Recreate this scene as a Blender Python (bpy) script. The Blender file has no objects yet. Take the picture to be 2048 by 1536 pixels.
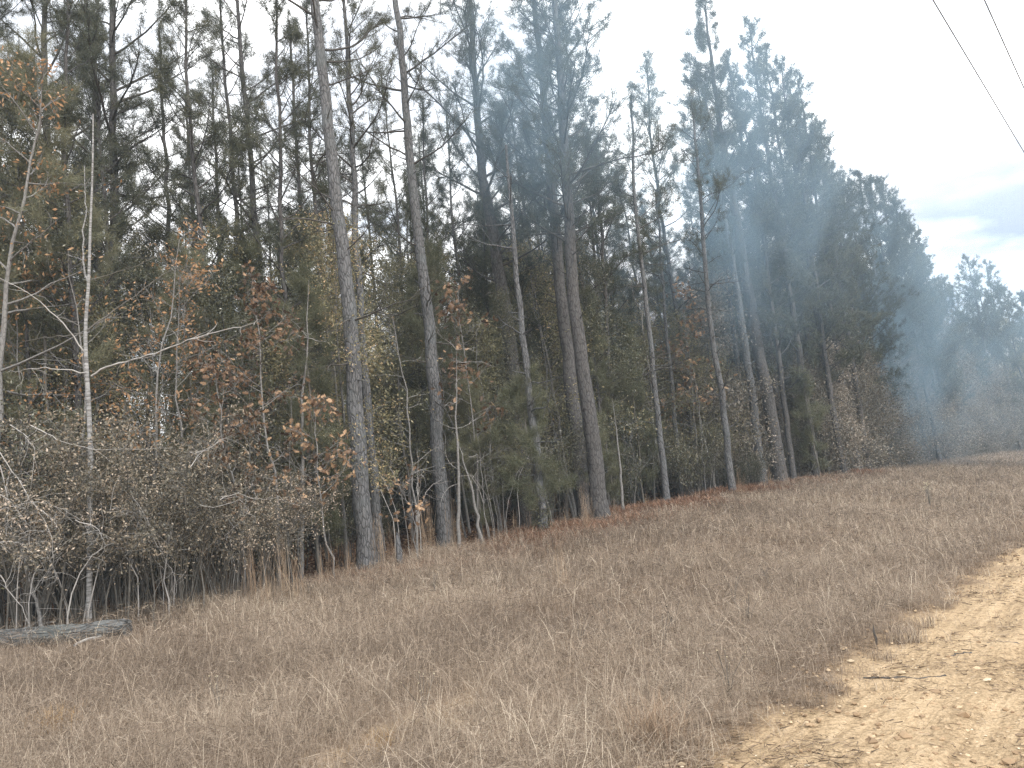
import bpy, math, random
import numpy as np
from mathutils import Matrix, Vector

R = math.radians
SC = bpy.context.scene
COL = SC.collection
rng = np.random.default_rng(7)
random.seed(7)

# ------------------------------------------------------------------ camera
CAMZ, PITCH, ROLL, FPX = 1.6, 8.0, -5.6, 1577.0
cam_d = bpy.data.cameras.new('camera'); cam = bpy.data.objects.new('camera', cam_d); COL.objects.link(cam)
cam_d.sensor_width = 36.0; cam_d.lens = 36.0 * FPX / 2048.0
cam_d.clip_start = 0.05; cam_d.clip_end = 6000
CM = Matrix.Rotation(R(90 + PITCH), 4, 'X') @ Matrix.Rotation(R(ROLL), 4, 'Z')
cam.matrix_world = Matrix.Translation((0, 0, CAMZ)) @ CM
SC.camera = cam
CMn = np.array(CM.to_3x3())

def ray(px, py):
    return CMn @ np.array([(px - 1024) / FPX, -(py - 768) / FPX, -1.0])
def at_depth(px, py, Y):
    d = ray(px, py); t = Y / d[1]
    return np.array([0, 0, CAMZ]) + d * t

# ------------------------------------------------------------------ terrain
D = np.array([math.sin(R(40)), math.cos(R(40))])      # along the road and the wood edge
N = np.array([-D[1], D[0]])                           # from the road towards the wood
W_EDGE, W_ROAD = 11.75, 2.15

def hash2(i, j, seed):
    h = (i.astype(np.int64) * 374761393 + j.astype(np.int64) * 668265263 + seed * 1442695041) & 0xffffffff
    h = ((h ^ (h >> 13)) * 1274126177) & 0xffffffff
    return ((h ^ (h >> 16)) & 0xffff) / 65535.0
def vnoise(x, y, seed=0):
    x = np.asarray(x, float); y = np.asarray(y, float)
    i = np.floor(x); j = np.floor(y); u = x - i; v = y - j
    u = u * u * (3 - 2 * u); v = v * v * (3 - 2 * v)
    a = hash2(i, j, seed); b = hash2(i + 1, j, seed); c = hash2(i, j + 1, seed); d = hash2(i + 1, j + 1, seed)
    return (a * (1 - u) + b * u) * (1 - v) + (c * (1 - u) + d * u) * v
def fbm(x, y, seed=0, o=4):
    s = 0; a = .5; t = 0
    for k in range(o):
        s = s + a * vnoise(x * 2 ** k, y * 2 ** k, seed + k * 17); t += a; a *= .5
    return s / t
def sstep(a, b, x):
    t = np.clip((x - a) / (b - a), 0, 1); return t * t * (3 - 2 * t)
def zsw(s, w):
    zt = np.interp(s, [-40, 3.6, 9.7, 17.7, 28.5, 50, 94.7, 400], [.22, .28, .36, .70, .95, 1.0, 1.02, 1.0])
    zr = np.interp(s, [-40, 4, 16, 30, 95, 400], [0, 0, .1, .25, .6, .7])
    k = sstep(W_ROAD, W_EDGE, w)
    z = zr * (1 - k) + zt * k
    z = z + (fbm(s * .6, w * .6, 3, 3) - .5) * .16 * sstep(1.6, 3.2, w)
    z = z + .05 * sstep(2.0, 2.7, w) * (1 - sstep(2.7, 4.5, w))        # low shoulder of the verge
    rut = -.07 * np.exp(-((w - .9 - .15 * np.sin(s * .3)) / .28) ** 2) - .05 * np.exp(-((w + .9) / .3) ** 2)
    tt = -.022 * np.exp(-((w - 1.55 - .05 * np.sin(s * .8)) / .06) ** 2) - .022 * np.exp(-((w - 1.27 - .05 * np.sin(s * .8)) / .05) ** 2) - .02 * np.exp(-((w - .45) / .07) ** 2)
    z = z + tt + rut + (fbm(s * 3.1, w * 3.1, 9, 4) - .5) * .06
    return z
def sw(x, y):
    return x * D[0] + y * D[1], x * N[0] + y * N[1]
def xy(s, w):
    return s * D[0] + w * N[0], s * D[1] + w * N[1]
def zg(x, y):
    s, w = sw(np.asarray(x, float), np.asarray(y, float)); return zsw(s, w)
def ground_hit(px, py):
    d = ray(px, py); o = np.array([0, 0, CAMZ]); t = 1.0
    ts = np.concatenate([np.arange(2, 60, .05), np.arange(60, 300, .5)])
    P = o[None] + d[None] * ts[:, None]
    below = P[:, 2] < zg(P[:, 0], P[:, 1])
    k = np.argmax(below) if below.any() else len(ts) - 1
    p = P[k].copy(); p[2] = float(zg(p[0], p[1])); return p
def sandmask(s, w):
    """0..1 bare sand: the road, its ragged edge and the worn patches in the verge"""
    e = W_ROAD + (fbm(s * .9, w * .9, 21, 4) - .5) * .5 + (fbm(s * 6, w * 6, 23, 3) - .5) * .7
    a = 1 - sstep(e - .12, e + .35, w)
    cx, cy = PATCH
    s0, w0 = sw(cx, cy)
    q = np.exp(-(((s - s0) / 1.6) ** 2 + ((w - w0) / .55) ** 2)) * sstep(.42, .60, fbm(s * 3.5, w * 3.5, 5, 4)) * .95
    return np.clip(np.maximum(a, np.clip(q, 0, 1)), 0, 1)
PATCH = (0, 4)
_p = ground_hit(800, 1470); PATCH = (_p[0], _p[1])

# ------------------------------------------------------------------ mesh building
class Geo:
    def __init__(s): s.v = []; s.f = []; s.a = []; s.n = 0
    def add(s, v, f, a=None):
        v = np.asarray(v, float).reshape(-1, 3); f = np.asarray(f, np.int64)
        s.v.append(v); s.f.append(f + s.n)
        s.a.append(np.full(len(v), .5) if a is None else np.broadcast_to(a, (len(v),)).astype(float)); s.n += len(v)
    def empty(s): return s.n == 0
    def mesh(s, name, smooth=False):
        me = bpy.data.meshes.new(name)
        if s.n == 0: return me
        V = np.concatenate(s.v); A = np.concatenate(s.a)
        loops = np.concatenate([f.reshape(-1) for f in s.f]); sizes = np.concatenate([np.full(len(f), f.shape[1]) for f in s.f])
        starts = np.concatenate([[0], np.cumsum(sizes)[:-1]])
        me.vertices.add(len(V)); me.vertices.foreach_set('co', V.astype(np.float32).ravel())
        me.loops.add(len(loops)); me.loops.foreach_set('vertex_index', loops.astype(np.int32))
        me.polygons.add(len(sizes)); me.polygons.foreach_set('loop_start', starts.astype(np.int32))
        me.polygons.foreach_set('use_smooth', np.full(len(sizes), smooth))
        at = me.attributes.new('v', 'FLOAT', 'POINT'); at.data.foreach_set('value', A.astype(np.float32))
        me.update(calc_edges=True)
        return me

def unit(v): return v / np.maximum(np.linalg.norm(v, axis=-1, keepdims=True), 1e-9)
def tube(g, P, r, n=5, a=None, cap=False, relief=0, seed=0):
    P = np.asarray(P, float); m = len(P); r = np.broadcast_to(r, (m,))
    T = np.gradient(P, axis=0); T = unit(T)
    ref = np.array([1., 0, 0]) if abs(T[0, 0]) < .8 else np.array([0, 1., 0])
    U = unit(np.cross(T, ref)); Vv = np.cross(T, U)
    an = np.arange(n) * 2 * math.pi / n
    rr_ = r[:, None] * np.ones((1, n))
    if relief:
        hh = np.concatenate([[0], np.cumsum(np.linalg.norm(np.diff(P, axis=0), axis=1))]); A, Hh = np.meshgrid(an, hh)
        q = vnoise(np.cos(A) * 3.2 + 20 + seed, np.sin(A) * 3.2 + Hh * 5.5, seed) * .6 + vnoise(np.cos(A) * 7 + 40, np.sin(A) * 7 + Hh * 13, seed + 5) * .4
        big = vnoise(np.cos(A) * .8 + 9 + seed, np.sin(A) * .8 + Hh * .7, seed + 9)
        rr_ = rr_ * (1 + relief * (q - .5) * 2 + relief * .5 * (big - .5))
    ring = P[:, None] + rr_[:, :, None] * (np.cos(an)[None, :, None] * U[:, None] + np.sin(an)[None, :, None] * Vv[:, None])
    idx = np.arange(m * n).reshape(m, n)
    q = np.stack([idx[:-1], np.roll(idx, -1, 1)[:-1], np.roll(idx, -1, 1)[1:], idx[1:]], -1).reshape(-1, 4)
    g.add(ring.reshape(-1, 3), q, a)
    if cap:
        g.add(ring[0], np.arange(n)[None, ::-1], a); g.add(ring[-1], np.arange(n)[None], a)
def rdir(n, r): return unit(r.normal(size=(n, 3)))
def needles(g, B, Dr, L, Wd, r, a=None):
    n = len(B); S = unit(np.cross(Dr, rdir(n, r))) * (np.broadcast_to(Wd, (n,))[:, None] * .5)
    V = np.stack([B - S, B + S, B + Dr * np.broadcast_to(L, (n,))[:, None]], 1)
    av = r.random(n) if a is None else a
    g.add(V.reshape(-1, 3), np.arange(n * 3).reshape(n, 3), np.repeat(av, 3))
def leaves(g, B, Dr, L, Wd, r, a=None):
    n = len(B); L = np.broadcast_to(L, (n,))[:, None]; Wd = np.broadcast_to(Wd, (n,))[:, None]
    S = unit(np.cross(Dr, rdir(n, r))); Nn = np.cross(Dr, S)
    V = np.stack([B, B + Dr * L * .5 - S * Wd * .5 + Nn * Wd * .15, B + Dr * L, B + Dr * L * .5 + S * Wd * .5 + Nn * Wd * .15], 1)
    av = r.random(n) if a is None else a
    g.add(V.reshape(-1, 3), np.arange(n * 4).reshape(n, 4), np.repeat(av, 4))
_lob = np.array([[0, 0], [.05, .12], [.22, .25], [.10, .38], [.34, .55], [.16, .66], [.26, .86], [.08, .84], [0, 1.0]])
LOB = np.concatenate([_lob, _lob[1:-1][::-1] * [-1, 1]])
def oak_leaves(g, B, Dr, L, r):
    n = len(B); S = unit(np.cross(Dr, rdir(n, r))); Nn = np.cross(Dr, S); L = np.broadcast_to(L, (n,))
    cur = r.uniform(-.6, 1.3, n)
    x = LOB[:, 0][None, :, None]; y = LOB[:, 1][None, :, None]; l = L[:, None, None]
    V = B[:, None] + Dr[:, None] * y * l + S[:, None] * x * l + Nn[:, None] * l * (cur[:, None, None] * x * x * 2 + cur[:, None, None] * y * y * .6)
    m = len(LOB); g.add(V.reshape(-1, 3), np.arange(n * m).reshape(n, m), np.repeat(r.random(n), m))

# ------------------------------------------------------------------ materials
def new_mat(name):
    m = bpy.data.materials.new(name); m.use_nodes = True; nt = m.node_tree
    return m, nt, nt.nodes['Principled BSDF']
def nd(nt, t, **k):
    n = nt.nodes.new(t)
    for a, b in k.items(): setattr(n, a, b)
    return n
def ramp(nt, src, stops):
    n = nd(nt, 'ShaderNodeValToRGB'); nt.links.new(src, n.inputs[0]); e = n.color_ramp.elements
    while len(e) < len(stops): e.new(.5)
    for k, (p, c) in enumerate(stops): e[k].position = p; e[k].color = (*c, 1)
    return n
def bump(nt, bs, src, dist, strength=1.0):
    b = nd(nt, 'ShaderNodeBump'); b.inputs['Distance'].default_value = dist; b.inputs['Strength'].default_value = strength
    nt.links.new(src, b.inputs['Height']); nt.links.new(b.outputs[0], bs.inputs['Normal']); return b
def leaf_mat(name, stops, rough=.55, trans=.0, spec=.3):
    m, nt, bs = new_mat(name)
    at = nd(nt, 'ShaderNodeAttribute', attribute_name='v')
    oi = nd(nt, 'ShaderNodeObjectInfo')
    ad = nd(nt, 'ShaderNodeMath', operation='MULTIPLY_ADD'); nt.links.new(oi.outputs['Random'], ad.inputs[0])
    ad.inputs[1].default_value = .35; nt.links.new(at.outputs['Fac'], ad.inputs[2])
    sb = nd(nt, 'ShaderNodeMath', operation='SUBTRACT'); nt.links.new(ad.outputs[0], sb.inputs[0]); sb.inputs[1].default_value = .17
    rp = ramp(nt, sb.outputs[0], stops)
    nt.links.new(rp.outputs[0], bs.inputs['Base Color']); bs.inputs['Roughness'].default_value = rough
    bs.inputs['Specular IOR Level'].default_value = spec
    if trans > 0:
        tr = nd(nt, 'ShaderNodeBsdfTranslucent'); nt.links.new(rp.outputs[0], tr.inputs[0])
        mx = nd(nt, 'ShaderNodeMixShader'); mx.inputs[0].default_value = trans
        nt.links.new(bs.outputs[0], mx.inputs[1]); nt.links.new(tr.outputs[0], mx.inputs[2])
        nt.links.new(mx.outputs[0], nt.nodes['Material Output'].inputs[0])
    return m
def bark_mat(name, lo, hi, sx=12, sz=3.4, dist=.02, lichen=None, along='z'):
    m, nt, bs = new_mat(name)
    tc = nd(nt, 'ShaderNodeTexCoord'); mp = nd(nt, 'ShaderNodeMapping'); mp.inputs['Scale'].default_value = (sx, sx, sz) if along == 'z' else (sz, sx, sx)
    nz = nd(nt, 'ShaderNodeTexNoise'); nz.inputs['Scale'].default_value = 6; nz.inputs['Detail'].default_value = 3
    nt.links.new(tc.outputs['Object'], nz.inputs['Vector'])
    mxv = nd(nt, 'ShaderNodeMix', data_type='VECTOR'); mxv.inputs['Factor'].default_value = .07
    nt.links.new(tc.outputs['Object'], mxv.inputs[4]); nt.links.new(nz.outputs['Color'], mxv.inputs[5])
    nt.links.new(mxv.outputs[1], mp.inputs[0])
    vo = nd(nt, 'ShaderNodeTexVoronoi', feature='DISTANCE_TO_EDGE'); vo.inputs['Scale'].default_value = 1.6
    nt.links.new(mp.outputs[0], vo.inputs['Vector'])
    v2 = nd(nt, 'ShaderNodeTexNoise'); v2.inputs['Scale'].default_value = 3.5; v2.inputs['Detail'].default_value = 6; v2.inputs['Roughness'].default_value = .7
    nt.links.new(mp.outputs[0], v2.inputs['Vector'])
    mul = nd(nt, 'ShaderNodeMath', operation='MULTIPLY_ADD'); nt.links.new(v2.outputs[0], mul.inputs[0]); mul.inputs[1].default_value = .7
    e = ramp(nt, vo.outputs['Distance'], [(0, (0, 0, 0)), (.16, (1, 1, 1))])
    sc = nd(nt, 'ShaderNodeMath', operation='MULTIPLY'); nt.links.new(e.outputs[0], sc.inputs[0]); sc.inputs[1].default_value = .36
    nt.links.new(sc.outputs[0], mul.inputs[2])
    mid = tuple((a * .45 + b * .55) for a, b in zip(lo, hi))
    rp = ramp(nt, mul.outputs[0], [(.2, lo), (.5, mid), (.85, hi)])
    out = rp.outputs[0]
    if lichen:
        n3 = nd(nt, 'ShaderNodeTexNoise'); n3.inputs['Scale'].default_value = 1.7; n3.inputs['Detail'].default_value = 5
        nt.links.new(tc.outputs['Object'], n3.inputs['Vector'])
        r3 = ramp(nt, n3.outputs[0], [(.5, (0, 0, 0)), (.66, (.6, .6, .6))])
        mc = nd(nt, 'ShaderNodeMix', data_type='RGBA'); nt.links.new(r3.outputs[0], mc.inputs[0])
        nt.links.new(out, mc.inputs[6]); mc.inputs[7].default_value = (*lichen, 1); out = mc.outputs[2]
    nt.links.new(out, bs.inputs['Base Color']); bs.inputs['Roughness'].default_value = .9
    bs.inputs['Specular IOR Level'].default_value = .15
    bump(nt, bs, mul.outputs[0], dist)
    return m
def plain_mat(name, c, rough=.8, var=.3):
    m, nt, bs = new_mat(name)
    tc = nd(nt, 'ShaderNodeTexCoord'); nz = nd(nt, 'ShaderNodeTexNoise'); nz.inputs['Scale'].default_value = 7; nz.inputs['Detail'].default_value = 4
    nt.links.new(tc.outputs['Object'], nz.inputs['Vector'])
    rp = ramp(nt, nz.outputs[0], [(.3, tuple(x * (1 - var) for x in c)), (.7, tuple(min(1, x * (1 + var)) for x in c))])
    nt.links.new(rp.outputs[0], bs.inputs['Base Color']); bs.inputs['Roughness'].default_value = rough
    bs.inputs['Specular IOR Level'].default_value = .2
    return m

M = {}
M['bark'] = bark_mat('pine_bark', (.018, .017, .017), (.19, .19, .195), dist=.035, lichen=(.14, .152, .156))
M['bark_dark'] = bark_mat('dark_pine_bark', (.02, .018, .018), (.13, .124, .122))
M['log'] = bark_mat('weathered_log_bark', (.02, .018, .018), (.19, .195, .195), sx=9, sz=2, dist=.05, lichen=(.15, .165, .16), along='x')
M['bark_grey'] = bark_mat('smooth_grey_bark', (.10, .095, .09), (.26, .25, .24), sx=14, sz=6, dist=.004)
M['twig'] = plain_mat('dark_twigs', (.075, .068, .062))
M['pale_twig'] = plain_mat('pale_dead_twigs', (.38, .36, .34))
M['brown_twig'] = plain_mat('brown_twigs', (.13, .12, .105))
M['needle'] = leaf_mat('pine_needles', [(0, (.034, .040, .028)), (.6, (.082, .088, .056)), (1, (.155, .145, .085))], .5, .12, .4)
M['needle_soft'] = leaf_mat('young_pine_needles', [(0, (.065, .072, .042)), (.5, (.145, .15, .09)), (1, (.28, .26, .165))], .5, .25, .4)
M['holly'] = leaf_mat('evergreen_leaves', [(0, (.04, .045, .026)), (.6, (.098, .096, .054)), (.88, (.17, .15, .085)), (1, (.42, .36, .27))], .32, .15, .6)  # palest tones paint glints onto the evergreen leaves
M['olive'] = leaf_mat('olive_leaves', [(0, (.09, .09, .048)), (.55, (.23, .215, .12)), (.88, (.38, .31, .17)), (1, (.60, .42, .25))], .4, .3, .5)  # wide tone range also puts glints into the leaf colour
M['tan_leaf'] = leaf_mat('tan_shrub_leaves', [(0, (.04, .038, .026)), (.45, (.13, .115, .08)), (.8, (.36, .285, .205)), (1, (.68, .55, .44))], .4, .2, .6)  # whitish end of the ramp paints bright glints in the thicket
M['oak_leaf'] = leaf_mat('brown_oak_leaves', [(0, (.07, .045, .03)), (.5, (.21, .13, .08)), (1, (.50, .33, .20))], .5, .3, .3)
M['beech_leaf'] = leaf_mat('orange_leaves', [(0, (.20, .11, .055)), (.6, (.40, .23, .115)), (1, (.56, .37, .22))], .5, .35, .3)
M['grey_leaf'] = leaf_mat('grey_brown_leaves', [(0, (.06, .058, .045)), (.5, (.17, .15, .115)), (.88, (.32, .26, .20)), (1, (.58, .5, .42))], .4, .2, .6)
M['grass'] = leaf_mat('dry_grass', [(0, (.07, .052, .039)), (.40, (.235, .182, .138)), (.78, (.48, .39, .30)), (1, (.80, .70, .56))], .6, .3, .25)
M['sedge'] = leaf_mat('broomsedge', [(0, (.20, .14, .095)), (.6, (.38, .275, .19)), (1, (.58, .46, .33))], .6, .3, .25)
M['straw'] = leaf_mat('pine_straw', [(0, (.10, .052, .032)), (.6, (.24, .13, .08)), (1, (.38, .24, .16))], .6, .1, .25)
M['gold'] = leaf_mat('golden_needles', [(0, (.33, .19, .07)), (1, (.6, .40, .17))], .6, .3, .25)
M['stone'] = leaf_mat('sandstone_pebbles', [(0, (.20, .14, .09)), (.7, (.5, .40, .27)), (1, (.72, .66, .55))], .8, 0, .2)
M['cream'] = leaf_mat('cream_seed_heads', [(0, (.5, .42, .28)), (1, (.75, .68, .5))], .7, .2, .2)
M['litter'] = leaf_mat('dark_litter', [(0, (.04, .03, .022)), (.6, (.13, .09, .06)), (1, (.34, .26, .18))], .8, 0, .2)
M['clod'] = leaf_mat('soil_clods', [(0, (.16, .11, .07)), (.6, (.34, .24, .15)), (1, (.55, .42, .28))], .95, 0, .1)
M['seed'] = plain_mat('dark_seed_heads', (.025, .02, .018))
M['wire'] = plain_mat('weathered_cable', (.13, .13, .14), .5, .1)

def birch():
    m, nt, bs = new_mat('white_birch_bark')
    tc = nd(nt, 'ShaderNodeTexCoord'); mp = nd(nt, 'ShaderNodeMapping'); mp.inputs['Scale'].default_value = (4, 4, 26)
    nt.links.new(tc.outputs['Object'], mp.inputs[0])
    nz = nd(nt, 'ShaderNodeTexNoise'); nz.inputs['Scale'].default_value = 1.6; nz.inputs['Detail'].default_value = 5; nz.inputs['Roughness'].default_value = .65
    nt.links.new(mp.outputs[0], nz.inputs['Vector'])
    rp = ramp(nt, nz.outputs[0], [(.36, (.10, .09, .085)), (.47, (.21, .205, .20)), (.66, (.37, .365, .36))])
    nt.links.new(rp.outputs[0], bs.inputs['Base Color']); bs.inputs['Roughness'].default_value = .75
    bump(nt, bs, nz.outputs[0], .004)
    return m
M['birch'] = birch()

def ground_mat(road):
    m, nt, bs = new_mat('sandy_road' if road else 'verge_soil')
    tc = nd(nt, 'ShaderNodeTexCoord')
    def noise(scale, det=6, rough=.6, vec=None):
        n = nd(nt, 'ShaderNodeTexNoise'); n.inputs['Scale'].default_value = scale; n.inputs['Detail'].default_value = det; n.inputs['Roughness'].default_value = rough
        nt.links.new(vec or tc.outputs['Object'], n.inputs['Vector']); return n
    big = noise(.9, 5, .6); fine = noise(26, 8, .72); grit = nd(nt, 'ShaderNodeTexVoronoi'); grit.inputs['Scale'].default_value = 42
    nt.links.new(tc.outputs['Object'], grit.inputs['Vector'])
    # tyre-drawn streaks along the road
    mp = nd(nt, 'ShaderNodeMapping'); mp.inputs['Rotation'].default_value = (0, 0, R(-50)); mp.inputs['Scale'].default_value = (1, 1, 1)
    nt.links.new(tc.outputs['Object'], mp.inputs[0])
    mp2 = nd(nt, 'ShaderNodeMapping'); mp2.inputs['Scale'].default_value = (.5, 9, 1)
    mp.inputs['Rotation'].default_value = (0, 0, -R(50)); nt.links.new(mp.outputs[0], mp2.inputs[0])
    streak = noise(1.2, 6, .65, mp2.outputs[0])
    mix = nd(nt, 'ShaderNodeMath', operation='MULTIPLY_ADD'); nt.links.new(fine.outputs[0], mix.inputs[0]); mix.inputs[1].default_value = .45
    m2 = nd(nt, 'ShaderNodeMath', operation='MULTIPLY_ADD'); nt.links.new(streak.outputs[0], m2.inputs[0]); m2.inputs[1].default_value = .3
    m3 = nd(nt, 'ShaderNodeMath', operation='MULTIPLY'); nt.links.new(big.outputs[0], m3.inputs[0]); m3.inputs[1].default_value = .25
    nt.links.new(m3.outputs[0], m2.inputs[2]); nt.links.new(m2.outputs[0], mix.inputs[2])
    sand = ramp(nt, mix.outputs[0], [(.38, (.17, .12, .072)), (.46, (.40, .288, .176)), (.54, (.585, .432, .272)), (.66, (.70, .545, .37))])
    if road:
        out = sand.outputs[0]
    else:
        lit = noise(14, 8, .75)
        soil = ramp(nt, lit.outputs[0], [(.3, (.07, .047, .032)), (.5, (.20, .14, .095)), (.7, (.36, .26, .18))])
        duff = ramp(nt, lit.outputs[0], [(.3, (.03, .018, .011)), (.55, (.10, .048, .027)), (.75, (.20, .10, .058))])
        a1 = nd(nt, 'ShaderNodeAttribute', attribute_name='v'); a2 = nd(nt, 'ShaderNodeAttribute', attribute_name='duff')
        x1 = nd(nt, 'ShaderNodeMix', data_type='RGBA'); nt.links.new(a2.outputs['Fac'], x1.inputs[0]); nt.links.new(soil.outputs[0], x1.inputs[6]); nt.links.new(duff.outputs[0], x1.inputs[7])
        x2 = nd(nt, 'ShaderNodeMix', data_type='RGBA'); nt.links.new(a1.outputs['Fac'], x2.inputs[0]); nt.links.new(x1.outputs[2], x2.inputs[6]); nt.links.new(sand.outputs[0], x2.inputs[7])
        out = x2.outputs[2]
    nt.links.new(out, bs.inputs['Base Color']); bs.inputs['Roughness'].default_value = .95; bs.inputs['Specular IOR Level'].default_value = .1
    g = nd(nt, 'ShaderNodeMath', operation='MULTIPLY_ADD'); nt.links.new(grit.outputs['Distance'], g.inputs[0]); g.inputs[1].default_value = -.25
    nt.links.new(mix.outputs[0], g.inputs[2])
    bump(nt, bs, g.outputs[0], .09)
    return m

# ------------------------------------------------------------------ object helpers
def tag(o, label=None, cat=None, group=None, kind=None):
    if label: o['label'] = label
    if cat: o['category'] = cat
    if group: o['group'] = group
    if kind: o['kind'] = kind
    return o
def link(name, geo, mat, parent=None, smooth=False):
    me = geo if isinstance(geo, bpy.types.Mesh) else geo.mesh(name, smooth)
    if not me.materials: me.materials.append(mat)
    o = bpy.data.objects.new(name, me); COL.objects.link(o)
    if parent: o.parent = parent
    return o
def thing(name, loc, label, cat, group=None, rz=0, sc=1):
    o = bpy.data.objects.new(name, None); COL.objects.link(o); o.empty_display_size = .2
    o.location = loc; o.rotation_euler = (0, 0, rz); o.scale = (sc,) * 3 if np.isscalar(sc) else sc
    return tag(o, label, cat, group)
class Proto:
    """parts of one kind, built once; each placing makes a thing with its own part objects"""
    def __init__(s, name, cat, parts):      # parts: [(name, geo, mat, smooth)]
        s.name = name; s.cat = cat
        s.parts = []
        for n, g, m, sm in parts:
            if g.empty(): continue
            me = g.mesh(n, sm); me.materials.append(m); s.parts.append((n, me))
    def place(s, loc, label, group=None, rz=0, sc=1):
        t = thing(s.name, loc, label, s.cat, group, rz, sc)
        for n, me in s.parts:
            o = bpy.data.objects.new(n, me); COL.objects.link(o); o.parent = t
        return t

# ------------------------------------------------------------------ ground, road
def grid(cs, cw, name, mat, lift=0.0, zf=None):
    S, Wm = np.meshgrid(cs, cw, indexing='ij')
    X, Y = xy(S, Wm); Z = zsw(S, Wm) + lift if zf is None else zf(S, Wm)
    n, m = S.shape; idx = np.arange(n * m).reshape(n, m)
    q = np.stack([idx[:-1, :-1], idx[1:, :-1], idx[1:, 1:], idx[:-1, 1:]], -1).reshape(-1, 4)
    g = Geo(); g.add(np.stack([X, Y, Z], -1), q, sandmask(S, Wm).ravel())
    o = link(name, g, mat, None, True)
    du = o.data.attributes.new('duff', 'FLOAT', 'POINT')
    dv = sstep(10.6, 11.9, Wm + (fbm(S * .5, Wm * .5, 31, 3) - .5) * 1.6)
    du.data.foreach_set('value', dv.ravel().astype(np.float32))
    return tag(o, kind='structure')
cs = np.concatenate([[-900, -300, -120, -60, -30, -18, -12], np.arange(-8, 14, .11), np.arange(14, 40, .35), np.arange(40, 120, 1.5), [130, 160, 220, 320, 500, 900, 2000]])
cw = np.concatenate([[-900, -300, -100, -40, -20, -10], np.arange(-6, 14, .11), np.arange(14, 30, .6), [32, 40, 60, 100, 200, 400, 1200]])
grid(cs, cw, 'ground', ground_mat(False))
cs = np.concatenate([np.arange(-14, -2, .4), np.arange(-2, 14, .06), np.arange(14, 40, .3), np.arange(40, 160, 3)])
def roadz(S, Wm):
    edge = sstep(1.75, 2.05, Wm) + sstep(-2.6, -3.0, Wm)
    return zsw(S, Wm) + .012 + (fbm(S * 7, Wm * 7, 77, 3) - .5) * .022 * (1 - edge) - .03 * edge
grid(cs, np.arange(-3.2, 2.11, .06), 'dirt_road', ground_mat(True), 0, roadz)

# ------------------------------------------------------------------ tree generators
def branch_path(p, az, el, L, r, n=6, bend=.25, wig=.06):
    P = [p]; d = np.array([math.cos(az) * math.cos(el), math.sin(az) * math.cos(el), math.sin(el)])
    for k in range(n):
        d = unit(d + np.array([0, 0, bend / n]) + r.normal(size=3) * wig)
        P.append(P[-1] + d * L / n)
    return np.array(P)
def tufts(lg, P, A, r, nn=14, L=.17, W=.006, spread=.9):
    P = np.asarray(P); A = unit(np.asarray(A)); n = len(P)
    B = np.repeat(P, nn, 0) + r.normal(size=(n * nn, 3)) * .02
    Dr = unit(np.repeat(A, nn, 0) * .8 + rdir(n * nn, r) * spread)
    tone = np.repeat(r.random(n) * .45, nn) + r.random(n * nn) * .55
    B = B - Dr * .02 + np.repeat(A, nn, 0) * (r.random((n * nn, 1)) - .6) * L * .9
    needles(lg, B, Dr, L * r.uniform(.7, 1.15, n * nn), W, r, tone)

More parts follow.
